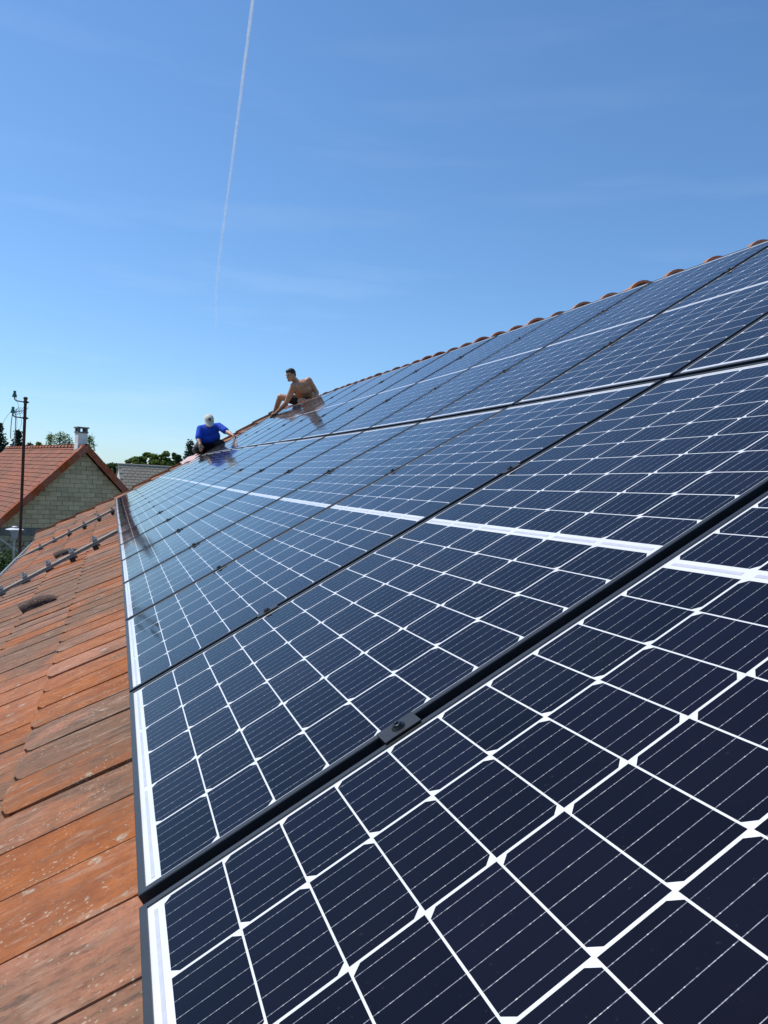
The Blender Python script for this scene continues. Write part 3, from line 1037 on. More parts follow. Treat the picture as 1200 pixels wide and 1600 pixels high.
for k in range(4):
    t = math.pi / 2 * k + 0.4
    m_.tube([(0.05 * math.cos(t), 0.05 * math.sin(t), 3.2), (0.108 * math.cos(t), 0.108 * math.sin(t), 3.45)], 0.007, 5)
build('lantern_frame', m_, M_lampgrey, la, LM)
m_ = MB(); m_.tube([(-3.45, 20.75, 3.70), (-2.74, 20.75, 3.16), (-2.31, 20.75, 2.84), (-1.75, 20.75, 2.42), (-1.75, 20.75, 0)], 0.024, 10)
tag(build('handrail', m_, M_lampgrey), 'grey metal handrail slanting down behind the street lamp', 'handrail')

# ------------------------------------------------------------------ house far behind
GR = rad(9.0)
GM = T((0.1, 42.0, 0)) @ R(GR, 'Z')
h2 = empty('far_house', GM, 'far house with brown tiled roof and bright white gable among the trees', 'house')
m_ = MB()
RZ = 5.42; GL = 9.0; GW = 3.0
a = [(0, -GW, 0), (0, 0, 0), (0, GW, 0), (0, GW, RZ - GW * 1.0 - .06), (0, 0, RZ - .06), (0, -GW, RZ - GW * 1.0 - .06)]
b = [(GL, y, z) for x, y, z in a]
m_.poly(list(reversed(a))); m_.poly(b); m_.poly([a[0], b[0], b[5], a[5]]); m_.poly([a[3], b[3], b[2], a[2]])
build('wall', m_, M_white, h2, GM)
m_ = MB()
for s_ in (-1, 1):
    m_.hexa([Vector(p) for p in ((-0.05, 0, RZ - .05), (GL, 0, RZ - .05), (GL, s_ * 3.4, RZ - 3.45), (-0.05, s_ * 3.4, RZ - 3.45), (-0.05, 0, RZ), (GL, 0, RZ), (GL, s_ * 3.4, RZ - 3.4), (-0.05, s_ * 3.4, RZ - 3.4))])
h2r = build('roof', m_, M_slate, h2, GM)
tb = MB()
for r_ in range(22):
    d0 = 0.21 * r_
    for k in range(34):
        xx = -0.04 + 0.26 * k + (0.13 if r_ % 2 else 0)
        p = []
        for h_ in (0, 1):
            for (xo, dd) in ((0.01, 0), (0.01, 0.22), (0.25, 0.22), (0.25, 0)):
                p.append(Vector((xx + xo, -(d0 + dd) * ca, RZ - (d0 + dd) * ca)) + Vector((0, -ca, ca)) * (0.005 + (0.012 if dd else 0) + 0.012 * h_))
        tb.hexa(p)
tag(build('roof_tile', tb, M_slate, h2r, GM), kind='stuff')
m_ = MB()
m_.tube([(-0.05, 0, RZ + 0.01), (GL, 0, RZ + 0.01)], 0.06, 10); build('ridge', m_, M_slate, h2, GM)

# ------------------------------------------------------------------ trees
def leaf_mat(name, c1, c2, trans=0.25):
    m = NT(name)
    t = m.n('ShaderNodeTexCoord').outputs['Object']
    n1 = m.noise(t, 0.9, 3); n2 = m.noise(t, 9, 2)
    f = m.math('ADD', m.math('MULTIPLY', n1, .5), m.math('MULTIPLY', n2, .5))
    m.l(m.mix(m.mrange(f, 0.38, 0.62), c1, c2), m.b.inputs['Base Color'])
    m.b.inputs['Roughness'].default_value = 0.55
    m.b.inputs['Specular IOR Level'].default_value = 0.3
    tr = m.n('ShaderNodeBsdfTranslucent'); tr.inputs[0].default_value = (c2[0] * 1.3, c2[1] * 1.3, c2[2] * 0.8, 1)
    mxs = m.n('ShaderNodeMixShader'); mxs.inputs[0].default_value = trans
    m.l(m.b.outputs[0], mxs.inputs[1]); m.l(tr.outputs[0], mxs.inputs[2]); m.l(mxs.outputs[0], m.out.inputs[0])
    return m.m


M_leaf = [leaf_mat('leaf_mid', (0.075, 0.125, 0.030), (0.125, 0.185, 0.045), 0.42),
          leaf_mat('leaf_light', (0.095, 0.145, 0.036), (0.15, 0.21, 0.055), 0.42),
          leaf_mat('leaf_dark', (0.035, 0.068, 0.026), (0.065, 0.115, 0.038), 0.3),
          leaf_mat('needle', (0.016, 0.036, 0.022), (0.03, 0.055, 0.03), 0.08)]


def leaves(points, size, r):
    """one small tilted quad per point"""
    n_ = len(points)
    d1 = r.normal(size=(n_, 3)); d1[:, 2] *= 0.6; d1 /= np.linalg.norm(d1, axis=1)[:, None]
    d2 = np.cross(d1, r.normal(size=(n_, 3))); d2 /= np.linalg.norm(d2, axis=1)[:, None]
    s1 = size * r.uniform(0.6, 1.3, (n_, 1)); s2 = s1 * r.uniform(0.35, 0.7, (n_, 1))
    v = np.stack([points - d1 * s1, points + d2 * s2, points + d1 * s1, points - d2 * s2], 1).reshape(-1, 3)
    return v


def foliage_mesh(name, pts, size, mat, r):
    v = leaves(pts, size, r)
    n_ = len(pts)
    me = D.meshes.new(name)
    me.vertices.add(len(v)); me.vertices.foreach_set('co', v.ravel())
    me.loops.add(n_ * 4); me.loops.foreach_set('vertex_index', np.arange(n_ * 4))
    me.polygons.add(n_); me.polygons.foreach_set('loop_start', np.arange(0, n_ * 4, 4))
    me.materials.append(mat); me.update(calc_edges=True)
    return me


def tree(name, x, y, top, width, bottom, kind, mat, label, group=None, nclump=95, npts=70, leaf=0.13, seed=0, cat='tree'):
    r = np.random.default_rng(seed + 100)
    rr = random.Random(seed)
    M_ = T((x, y, 0))
    t = empty(name, M_, label, cat, group)
    mb = MB()
    mid = (top + bottom) / 2; hgt = (top - bottom)
    pts = []
    if kind == 'broad':
        mb.tube([(0, 0, 0), (0.05, 0.02, bottom), (0.1, 0, mid), (0.0, 0.05, top - hgt * .2)], [0.22, 0.17, 0.11, 0.03], 8)
        for k in range(nclump):
            u_ = r.normal(size=3); u_ /= np.linalg.norm(u_)
            q = u_ * (r.uniform(0.25, 1.0) ** 0.5)
            c_ = np.array([q[0] * width / 2, q[1] * width / 2, mid + q[2] * hgt / 2 * (1.0 if q[2] > 0 else .9)])
            c_ += r.normal(size=3) * 0.12 * width / 3
            if k < 9: mb.tube([(0.05, 0, mid - hgt * .25 + 0.05 * k), tuple(c_ * 0.55 + np.array([0, 0, mid * .45])), tuple(c_)], [0.06, 0.035, 0.012], 5)
            rad_ = r.uniform(0.18, 0.46) * width / 3.2
            n_ = int(npts * 2.0 * r.uniform(.6, 1.3))
            d = r.normal(size=(n_, 3)); d /= np.linalg.norm(d, axis=1)[:, None]
            pts.append(c_ + d * (rad_ * r.uniform(0.3, 1.15, (n_, 1)) ** 0.6) * np.array([1, 1, .75]))
    elif kind == 'conifer':
        mb.tube([(0, 0, 0), (0, 0, mid), (0, 0, top)], [0.2, 0.11, 0.015], 8)
        nl = int(hgt / 0.16)
        for k in range(nl):
            f = k / nl; z_ = bottom + hgt * f
            rad_ = width / 2 * (1 - f) ** 0.8 + 0.05
            nb = 9 if f < .8 else 5
            a0 = r.uniform(0, 6.3)
            for b_ in range(nb):
                a_ = a0 + 6.283 * b_ / nb + r.uniform(-.25, .25); Lb = rad_ * r.uniform(.6, 1.12)
                m2 = int(26 * Lb / (width / 2)) + 8
                s_ = r.uniform(0.1, 1, m2) ** 0.7
                px_ = np.stack([np.cos(a_) * Lb * s_, np.sin(a_) * Lb * s_, z_ - 0.22 * Lb * s_ + 0.25 * Lb * s_ ** 2], 1)
                px_ += r.normal(size=px_.shape) * np.array([.09, .09, .06])
                pts.append(px_)
                if b_ % 3 == 0: mb.tube([(0, 0, z_), (math.cos(a_) * Lb * .8, math.sin(a_) * Lb * .8, z_ - 0.05 * Lb)], [0.03, 0.008], 4)
    else:                                              # slim, feathery
        mb.tube([(0, 0, 0), (0, 0, mid), (0.03, 0, top)], [0.15, 0.08, 0.01], 7)
        for k in range(nclump):
            f = r.uniform(0, 1); z_ = bottom + hgt * f
            w_ = width / 2 * (math.sin(math.pi * min(1, (1 - f) * 0.9 + 0.08)) ** .8) + 0.05
            a_ = r.uniform(0, 6.3); q_ = r.uniform(.2, 1) * w_
            c_ = np.array([math.cos(a_) * q_, math.sin(a_) * q_, z_])
            d = r.normal(size=(npts, 3)) * np.array([.12, .12, .14])
            pts.append(c_ + d)
            if k % 5 == 0: mb.tube([(0, 0, z_ - .2), tuple(c_)], [0.025, 0.008], 4)
    build('trunk', mb, M_bark, t, M_)
    add('crown', foliage_mesh('crown', np.concatenate(pts), leaf, mat, r), t, M_)
    return t


tree('conifer', -7.85, 60, 8.1, 2.6, 3.2, 'conifer', M_leaf[3], 'dark conifer at the left edge, the tallest tree beyond the red roof', seed=1, leaf=0.10)
tree('conifer', -6.75, 61, 7.75, 1.9, 3.2, 'conifer', M_leaf[3], 'dark conifer standing right of the tallest one, behind the rusty pole', seed=2, leaf=0.10)
tree('conifer', -6.05, 62, 6.9, 1.5, 3.2, 'conifer', M_leaf[3], 'small dark conifer, shortest of the three left of the red roof ridge', seed=3, leaf=0.10)
tree('bushy_tree', -6.3, 75, 7.15, 3.0, 4.2, 'broad', M_leaf[1], 'pale green rounded treetop just showing above the red roof ridge', seed=4, leaf=0.11, nclump=40)
for x, tp, wd, lab in ((-5.25, 7.8, 0.9, 'slim feathery treetop above the red ridge, leftmost of the three left of the chimney'),
                       (-4.55, 8.0, 1.1, 'slim feathery treetop above the red ridge, middle and tallest of the three'),
                       (-3.85, 7.95, 1.1, 'slim dense treetop above the red ridge, nearest the chimney on its left'),
                       (-2.25, 7.9, 0.9, 'slim treetop peeping out just right of the white chimney')):
    tree('slim_tree', x, 70, tp, wd, 5.2, 'slim', M_leaf[0] if x > -4 else M_leaf[1], lab, 'slim trees beyond the red roof', nclump=46, npts=26, leaf=0.07, seed=int(x * 100) % 97)
tree('leafy_tree', -1.15, 80, 6.35, 3.0, 2.0, 'broad', M_leaf[2], 'dark leafy tree between the block gable and the far house', seed=11, leaf=0.12)
tree('leafy_tree', 0.5, 72, 6.15, 2.6, 2.0, 'broad', M_leaf[2], 'dark green tree directly behind the white gable of the far house', seed=12, leaf=0.12)
tree('leafy_tree', 1.30, 65, 6.45, 1.7, 3.6, 'broad', M_leaf[1], 'sunlit low tree over the left end of the brown roof ridge', seed=13, leaf=0.10, nclump=80)
tree('leafy_tree', 2.15, 66, 6.95, 1.9, 3.6, 'broad', M_leaf[0], 'bright leafy tree over the middle of the brown roof ridge', seed=14, leaf=0.10, nclump=90)
tree('leafy_tree', 3.35, 64, 6.95, 2.0, 3.6, 'broad', M_leaf[0], 'wide bright leafy tree over the right half of the brown roof', seed=15, leaf=0.10, nclump=100)
tree('leafy_tree', 4.45, 66, 6.95, 1.9, 3.6, 'broad', M_leaf[2], 'darker leafy tree next to the conifer by the man in blue', seed=16, leaf=0.10, nclump=90)
tree('conifer', 4.35, 50, 7.35, 1.7, 3.4, 'conifer', M_leaf[3], 'dark conifer directly behind the man in the blue shirt', seed=17, leaf=0.09)
# a far belt of woodland closing the horizon
r_ = np.random.default_rng(5)
pts = []
for k in range(900):
    x = r_.uniform(-90, 130); h_ = 4.6 + 0.8 * math.sin(x * 0.15) + r_.uniform(-.6, .5)
    c_ = np.array([x, 165 + r_.uniform(-8, 8), r_.uniform(0.5, h_)])
    pts.append(c_ + r_.normal(size=(45, 3)) * np.array([1.1, 1.1, .7]))
tag(add('woodland', foliage_mesh('woodland', np.concatenate(pts), 0.35, M_leaf[2], r_)), 'far belt of dark woodland low on the horizon', 'woodland', kind='stuff')
# shrubs at the foot of the stone wall
for x, y, tp, wd, lab in ((-2.62, 20.35, 2.75, 0.5, 'scrubby dark shrub against the stone wall at the left edge, below the lamp'),
                          (-2.35, 20.6, 2.6, 0.4, 'small dry shrub at the stone wall right behind the lamp post')):
    tree('shrub', x, y, tp, wd, 1.6, 'slim', M_leaf[2], lab, None, 40, 26, 0.045, int(y * 10), 'shrub')

# ------------------------------------------------------------------ people
def capsule(vs, fs, a, b, ra, rb, n_=12, k_=4):
    a, b = Vector(a), Vector(b)
    d = b - a
    L_ = d.length
    d = d.normalized() if L_ > 1e-6 else Vector((0, 0, 1))
    x = d.orthogonal().normalized(); y = d.cross(x)
    rings = []
    for i in range(k_ + 1):
        t = math.pi / 2 * i / k_
        rings.append((a - d * ra * math.cos(t), ra * math.sin(t)))
    for i in range(k_ + 1):
        t = math.pi / 2 * i / k_
        rings.append((b + d * rb * math.sin(t), rb * math.cos(t)))
    o = len(vs)
    for c_, r_ in rings:
        r_ = max(r_, 1e-4)
        for j in range(n_):
            t = 2 * math.pi * j / n_
            vs.append(tuple(c_ + (x * math.cos(t) + y * math.sin(t)) * r_))
    m_ = len(rings)
    for i in range(m_ - 1):
        for j in range(n_):
            fs.append((o + i * n_ + j, o + i * n_ + (j + 1) % n_, o + (i + 1) * n_ + (j + 1) % n_, o + (i + 1) * n_ + j))
    fs.append(tuple(o + j for j in reversed(range(n_)))); fs.append(tuple(o + (m_ - 1) * n_ + j for j in range(n_)))


def ellipsoid(vs, fs, M_, n_=16, k_=10):
    o = len(vs)
    for i in range(k_ + 1):
        t = math.pi * i / k_
        for j in range(n_):
            p = 2 * math.pi * j / n_
            s_ = max(math.sin(t), 1e-3)
            vs.append(tuple(M_ @ Vector((s_ * math.cos(p), s_ * math.sin(p), math.cos(t)))))
    for i in range(k_):
        for j in range(n_):
            fs.append((o + (i + 1) * n_ + j, o + (i + 1) * n_ + (j + 1) % n_, o + i * n_ + (j + 1) % n_, o + i * n_ + j))
    fs.append(tuple(o + j for j in range(n_))); fs.append(tuple(o + k_ * n_ + j for j in reversed(range(n_))))


def sculpt(name, vs, fs, mat, voxel, smooth, parent, world):
    """fuse overlapping volumes into one continuous skin"""
    me = D.meshes.new(name); me.from_pydata(vs, [], fs)
    o = D.objects.new('tmp', me); COL.objects.link(o)
    rm_ = o.modifiers.new('r', 'REMESH'); rm_.mode = 'VOXEL'; rm_.voxel_size = voxel; rm_.use_smooth_shade = True
    sm = o.modifiers.new('s', 'SMOOTH'); sm.factor = 0.5; sm.iterations = smooth
    dg = bpy.context.evaluated_depsgraph_get()
    new = D.meshes.new_from_object(o.evaluated_get(dg)); new.name = name
    D.objects.remove(o); D.meshes.remove(me)
    new.materials.clear(); new.materials.append(mat)
    for p in new.polygons: p.use_smooth = True
    inv = world.inverted()
    new.transform(inv)
    return add(name, new, parent, world)


def hand(vs, fs, wrist, knuck, palm_n, side, curl=0.5, s_=1.0):
    """palm plus four bent fingers and a thumb; side = direction of the thumb"""
    w, k = Vector(wrist), Vector(knuck)
    d = (k - w).normalized(); nrm = Vector(palm_n).normalized()
    sd = Vector(side); sd = (sd - d * sd.dot(d)).normalized()
    nrm = (nrm - d * nrm.dot(d)); nrm = (nrm - sd * nrm.dot(sd)).normalized()
    for i in range(4):
        o_ = sd * (0.030 - 0.020 * i) * s_
        b_ = k + o_ - d * (0.004 * abs(i - 1.3))
        capsule(vs, fs, w + o_ * 0.55, b_, 0.019 * s_, 0.013 * s_)
        l_ = (0.036, 0.042, 0.039, 0.031)[i] * s_
        p1 = b_ + (d * math.cos(curl * .5) + nrm * math.sin(curl * .5)) * l_
        p2 = p1 + (d * math.cos(curl * 1.3) + nrm * math.sin(curl * 1.3)) * l_ * .65
        p3 = p2 + (d * math.cos(curl * 1.8) + nrm * math.sin(curl * 1.8)) * l_ * .55
        capsule(vs, fs, b_, p1, 0.0105 * s_, 0.0095 * s_, 8, 3); capsule(vs, fs, p1, p2, 0.0095 * s_, 0.009 * s_, 8, 3); capsule(vs, fs, p2, p3, 0.009 * s_, 0.0075 * s_, 8, 3)
    t0 = w.lerp(k, 0.25) + sd * 0.026 * s_
    t1 = t0 + (d * .6 + sd * .75 + nrm * .2).normalized() * 0.040 * s_
    t2 = t1 + (d * .9 + sd * .3 + nrm * .35).normalized() * 0.034 * s_
    capsule(vs, fs, t0, t1, 0.015 * s_, 0.011 * s_, 8, 3); capsule(vs, fs, t1, t2, 0.011 * s_, 0.009 * s_, 8, 3)


def head_frame(face, up):
    f = Vector(face).normalized(); u_ = Vector(up); u_ = (u_ - f * u_.dot(f)).normalized(); s_ = u_.cross(f)
    m_ = Matrix.Identity(4)
    for i in range(3): m_[i][0] = s_[i]; m_[i][1] = f[i]; m_[i][2] = u_[i]
    return m_


def head(vs, fs, c_, fr):
    H_ = T(c_) @ fr                                     # local: x = side, y = face, z = up
    sc = lambda x, y, z: Matrix.Diagonal((x, y, z, 1))
    ellipsoid(vs, fs, H_ @ T((0, -0.012, 0.035)) @ sc(0.078, 0.097, 0.088))
    ellipsoid(vs, fs, H_ @ T((0, 0.022, -0.030)) @ sc(0.062, 0.070, 0.082))
    P_ = lambda x, y, z: H_ @ Vector((x, y, z))
    capsule(vs, fs, P_(-0.03, 0.058, -0.085), P_(0.03, 0.058, -0.085), 0.024, 0.024)     # chin
    capsule(vs, fs, P_(0, 0.086, 0.018), P_(0, 0.107, -0.022), 0.009, 0.014)            # nose
    capsule(vs, fs, P_(-0.036, 0.078, 0.030), P_(0.036, 0.078, 0.030), 0.014, 0.014)     # brow
    capsule(vs, fs, P_(-0.022, 0.088, -0.050), P_(0.022, 0.088, -0.050), 0.008, 0.008)    # lips
    for s_ in (-1, 1):
        capsule(vs, fs, P_(s_ * 0.046, 0.052, -0.016), P_(s_ * 0.040, 0.060, -0.024), 0.022, 0.020)   # cheek
        ellipsoid(vs, fs, H_ @ T((s_ * 0.079, -0.008, -0.005)) @ sc(0.010, 0.019, 0.031), 10, 6)       # ear
    return H_


def eyes(parent, H_, world):
    for s_ in (-1, 1):
        vs, fs = [], []
        ellipsoid(vs, fs, world.inverted() @ H_ @ T((s_ * 0.031, 0.080, 0.008)) @ Matrix.Diagonal((0.012, 0.008, 0.007, 1)), 8, 6)
        me = D.meshes.new('eye'); me.from_pydata(vs, [], fs); me.materials.append(M_eye)
        add('eye', me, parent, world)


def skin_mat(name, c):
    m = NT(name)
    t = m.n('ShaderNodeTexCoord').outputs['Object']
    n1 = m.noise(t, 9, 4)
    m.l(m.mix(m.mrange(n1, .3, .7), tuple(x * 0.88 for x in c), tuple(x * 1.1 for x in c)), m.b.inputs['Base Color'])
    m.b.inputs['Roughness'].default_value = 0.42
    m.b.inputs['Subsurface Weight'].default_value = 0.08
    m.b.inputs['Subsurface Radius'].default_value = (0.012, 0.005, 0.003)
    return m.m


def cloth(name, c, bump=0.5):
    m = NT(name)
    t = m.n('ShaderNodeTexCoord').outputs['Object']
    n1 = m.noise(t, 7, 4)
    m.l(m.mix(m.mrange(n1, .3, .7), tuple(x * 0.85 for x in c), tuple(x * 1.12 for x in c)), m.b.inputs['Base Color'])
    m.b.inputs['Roughness'].default_value = 0.9
    m.bump(m.noise(t, 16, 3), bump, 0.02)
    return m.m


M_skin1 = skin_mat('skin_fair', (0.52, 0.30, 0.20))
M_skin2 = skin_mat('skin_tanned', (0.57, 0.27, 0.145))
M_hair = simple('dark_hair', (0.016, 0.012, 0.010), 0.6, 0, 0.3, 60, 0.4)
M_eye = simple('eye_dark', (0.02, 0.015, 0.012), 0.2)
M_blue = cloth('blue_cotton', (0.010, 0.085, 0.62))
M_short1 = cloth('dark_shorts', (0.018, 0.018, 0.022))
M_short2 = cloth('black_shorts', (0.016, 0.015, 0.014))
M_pocket = cloth('grey_trousers', (0.13, 0.115, 0.105))
M_beige = cloth('beige_cap_cloth', (0.78, 0.70, 0.54), 0.2)
M_emb = cloth('brown_patch', (0.16, 0.085, 0.03), 0.1)
M_shoe = simple('dark_shoe', (0.03, 0.028, 0.026), 0.7)

# --- man in blue, kneeling on the strip of tiles past the panels
W1 = T((1.68, 15.35, 5.50))
p1 = empty('person', W1, 'person in a blue t-shirt and beige cap kneeling at the end of the panels', 'person')
vs, fs = [], []
Hc = Vector((1.660, 15.02, 6.095))
fr = head_frame((0.02, -0.72, -0.62), (0.0, -0.55, 0.8))
H1 = head(vs, fs, Hc, fr)
neck = Vector((1.690, 15.20, 6.045))
capsule(vs, fs, neck + Vector((0, .03, -.02)), Hc + Vector((0, .03, -.04)), 0.058, 0.056)
capsule(vs, fs, (1.61, 15.22, 5.89), (1.77, 15.22, 5.915), 0.095, 0.095)
capsule(vs, fs, (1.69, 15.42, 5.76), (1.69, 15.25, 5.91), 0.115, 0.14)
capsule(vs, fs, (1.63, 15.48, 5.66), (1.77, 15.48, 5.72), 0.115, 0.115)
armR = [Vector((1.515, 15.20, 5.945)), Vector((1.478, 15.06, 5.715)), Vector((1.507, 14.93, 5.615))]
armL = [Vector((1.880, 15.19, 6.025)), Vector((2.030, 14.93, 5.895)), Vector((2.10, 14.70, 5.835))]
for A_ in (armR, armL):
    capsule(vs, fs, A_[0], A_[1], 0.056, 0.045); capsule(vs, fs, A_[1], A_[2], 0.045, 0.029)
    capsule(vs, fs, A_[1].lerp(A_[2], .1), A_[1].lerp(A_[2], .45), 0.047, 0.042)
hand(vs, fs, armR[2], armR[2] + Vector((0.012, -0.035, -0.065)), (0.2, .4, -.3), (1, 0.1, 0), 0.8)
hand(vs, fs, armL[2], armL[2] + Vector((0.058, -0.055, -0.018)), (-.1, .1, -1), (-.5, -.6, .1), 0.25)
legs1 = [(Vector((1.60, 15.44, 5.63)), Vector((1.45, 15.04, 5.52)), Vector((1.55, 15.48, 5.46))), (Vector((1.80, 15.44, 5.71)), Vector((1.93, 15.04, 5.665)), Vector((1.90, 15.48, 5.64)))]
for A_ in legs1:
    capsule(vs, fs, A_[0], A_[1], 0.085, 0.062); capsule(vs, fs, A_[1], A_[2], 0.058, 0.042)
sculpt('body', vs, fs, M_skin1, 0.0075, 7, p1, W1)
eyes(p1, H1, W1)
vs, fs = [], []
capsule(vs, fs, (1.61, 15.22, 5.915), (1.78, 15.22, 5.955), 0.122, 0.122)
for A_ in (armR, armL): capsule(vs, fs, neck + Vector((0, .03, -.055)), A_[0], 0.078, 0.070)
capsule(vs, fs, (1.69, 15.42, 5.745), (1.69, 15.24, 5.91), 0.150, 0.165)
capsule(vs, fs, (1.62, 15.46, 5.735), (1.77, 15.46, 5.79), 0.135, 0.135)
capsule(vs, fs, (1.60, 15.25, 5.78), (1.79, 15.25, 5.81), 0.135, 0.14)
capsule(vs, fs, neck + Vector((0, .04, -.06)), neck + Vector((0, .02, -.015)), 0.085, 0.068)
capsule(vs, fs, armR[0], armR[0].lerp(armR[1], .80), 0.072, 0.072)
capsule(vs, fs, armL[0], armL[0].lerp(armL[1], .75), 0.074, 0.072)
sculpt('t_shirt', vs, fs, M_blue, 0.010, 5, p1, W1)
vs, fs = [], []
for A_ in legs1:
    capsule(vs, fs, A_[0], A_[1], 0.112, 0.078)
capsule(vs, fs, (1.60, 15.46, 5.61), (1.79, 15.46, 5.68), 0.142, 0.142)
sculpt('shorts', vs, fs, M_short1, 0.011, 4, p1, W1)
vs, fs = [], []
capsule(vs, fs, legs1[0][0].lerp(legs1[0][1], .25) + Vector((-.075, -.02, .005)), legs1[0][1] + Vector((-.045, -.02, -.02)), 0.055, 0.05)
o = sculpt('pocket', vs, fs, M_pocket, 0.010, 3, p1, W1); o['label'] = 'grey side pocket of the dark work shorts'
vs, fs = [], []
for A_ in legs1: capsule(vs, fs, A_[2] + Vector((0, -.02, -.02)), A_[2] + Vector((0, .16, -.03)), 0.045, 0.038)
for k, A_ in enumerate(legs1):
    vs, fs = [], []
    capsule(vs, fs, A_[2] + Vector((0, -.02, -.02)), A_[2] + Vector((0, .16, -.03)), 0.045, 0.038)
    sculpt('shoe', vs, fs, M_shoe, 0.010, 3, p1, W1)
# cap: dome, brim, patch
cm = MB()
I1 = W1.inverted()
n_, k_ = 20, 7
dome = []
for i in range(k_ + 1):
    t = math.pi / 2 * i / k_
    for j in range(n_):
        p = 2 * math.pi * j / n_
        dome.append(I1 @ H1 @ Vector((0.094 * math.cos(t) * math.cos(p), -0.008 + 0.114 * math.cos(t) * math.sin(p), 0.040 + 0.098 * math.sin(t) ** 0.85)))
cm.faces(dome, [(i * n_ + j, i * n_ + (j + 1) % n_, (i + 1) * n_ + (j + 1) % n_, (i + 1) * n_ + j) for i in range(k_) for j in range(n_)], 0, True)
capo = build('cap', cm, M_beige, p1, local=Matrix.Identity(4))
bm_ = MB()
top_, bot_ = [], []
for i in range(13):
    a_ = math.pi * (i / 12)
    for rr_, dz in ((1.0, 0.042), (1.0, 0.042)):
        pass
    ip = Vector((0.090 * math.cos(a_), -0.008 + 0.108 * math.sin(a_), 0.044))
    op = Vector((0.096 * math.cos(a_), 0.01 + 0.178 * math.sin(a_) ** 0.8, 0.044 - 0.030 * math.sin(a_)))
    top_.append((I1 @ H1 @ ip, I1 @ H1 @ op)); d_ = Vector((0, 0, -0.007))
    bot_.append((I1 @ H1 @ (ip + d_), I1 @ H1 @ (op + d_)))
for i in range(12):
    bm_.poly([top_[i][0], top_[i][1], top_[i + 1][1], top_[i + 1][0]], smooth=True)
    bm_.poly([bot_[i][1], bot_[i][0], bot_[i + 1][0], bot_[i + 1][1]], smooth=True)
    bm_.poly([top_[i][1], bot_[i][1], bot_[i + 1][1], top_[i + 1][1]])
build('brim', bm_, M_beige, capo, W1)
pm_ = MB()
g_ = []
for i in range(5):
    for j in range(5):
        x_ = (j / 4 - .5) * 0.055 * (1 - 0.10 * i); t = 0.35 + 0.62 * i / 4
        yv = -0.008 + 0.1165 * math.cos(t) * math.sqrt(max(0, 1 - (x_ / 0.094) ** 2)); zv = 0.042 + 0.100 * math.sin(t) ** 0.85
        g_.append(I1 @ H1 @ Vector((x_, yv, zv)))
pm_.faces(g_, [(i * 5 + j, i * 5 + j + 1, (i + 1) * 5 + j + 1, (i + 1) * 5 + j) for i in range(4) for j in range(4)], 0, True)
build('patch', pm_, M_emb, capo, W1)

# --- bare-chested man sitting on the ridge
W2 = T((3.45, 14.2, 6.35))
p2 = empty('person', W2, 'shirtless tanned person with dark hair and black shorts sitting on the ridge, reaching down', 'person')
vs, fs = [], []
Hc = Vector((3.015, 13.80, 6.995))
fr = head_frame((-0.80, -0.42, -0.36), (-0.25, -0.1, 0.95))
H2_ = head(vs, fs, Hc, fr)
nk = Vector((3.185, 13.93, 6.89))
capsule(vs, fs, nk + Vector((0.02, .03, -.03)), Hc + Vector((.03, .02, -.03)), 0.066, 0.058)
sR, sL = Vector((3.085, 13.79, 6.80)), Vector((3.385, 13.89, 6.935))
pel = Vector((3.47, 14.22, 6.56))
ch_ = Vector((3.27, 13.94, 6.80))
capsule(vs, fs, sR.lerp(sL, .20) + Vector((.01, .06, -.03)), sR.lerp(sL, .80) + Vector((.01, .06, -.03)), 0.098, 0.100)
capsule(vs, fs, ch_ + Vector((-.06, 0, -.035)), ch_ + Vector((.08, 0.03, -.01)), 0.125, 0.128)
capsule(vs, fs, ch_ + Vector((-.02, .03, -.02)), pel + Vector((-.05, 0, .03)), 0.130, 0.122)
capsule(vs, fs, ch_ + Vector((.07, .05, .0)), pel + Vector((.05, .02, .03)), 0.122, 0.122)
capsule(vs, fs, sL + Vector((-.03, .07, -.04)), pel + Vector((.07, .02, .06)), 0.085, 0.10)
capsule(vs, fs, sR + Vector((.06, .06, -.04)), pel + Vector((-.08, .0, .06)), 0.080, 0.10)
capsule(vs, fs, pel + Vector((-.07, -.02, 0)), pel + Vector((.07, .02, 0)), 0.128, 0.128)
# pectorals, trapezius, collarbones
for q_, p_ in ((sR, .30), (sL, .30)):
    c0 = q_.lerp(ch_, .45) + Vector((-.055, -.050, -.015))
    ellipsoid(vs, fs, T(c0) @ Matrix.Diagonal((0.075, 0.065, 0.060, 1)), 12, 8)
    capsule(vs, fs, nk + Vector((0.015, .03, -.015)), q_ + Vector((0.0, .02, .0)), 0.062, 0.056)
aR = [sR, Vector((2.975, 13.92, 6.475)), Vector((2.83, 14.10, 6.29))]
aL = [sL, Vector((3.575, 13.97, 6.735)), Vector((3.52, 13.78, 6.56))]
for A_ in (aR, aL):
    capsule(vs, fs, A_[0], A_[0].lerp(A_[1], .25), 0.072, 0.064)
    capsule(vs, fs, A_[0], A_[1], 0.064, 0.046); capsule(vs, fs, A_[0].lerp(A_[1], .3), A_[0].lerp(A_[1], .65), 0.060, 0.056)
    capsule(vs, fs, A_[1], A_[2], 0.046, 0.030); capsule(vs, fs, A_[1].lerp(A_[2], .1), A_[1].lerp(A_[2], .5), 0.050, 0.042)
hand(vs, fs, aR[2], aR[2] + Vector((-0.052, 0.065, -0.05)), (.3, 0, -1), (-.6, -.6, .1), 0.25)
hand(vs, fs, aL[2], aL[2] + Vector((-.02, -.05, -.06)), (0, 0, -1), (-1, 0, 0), 0.5)
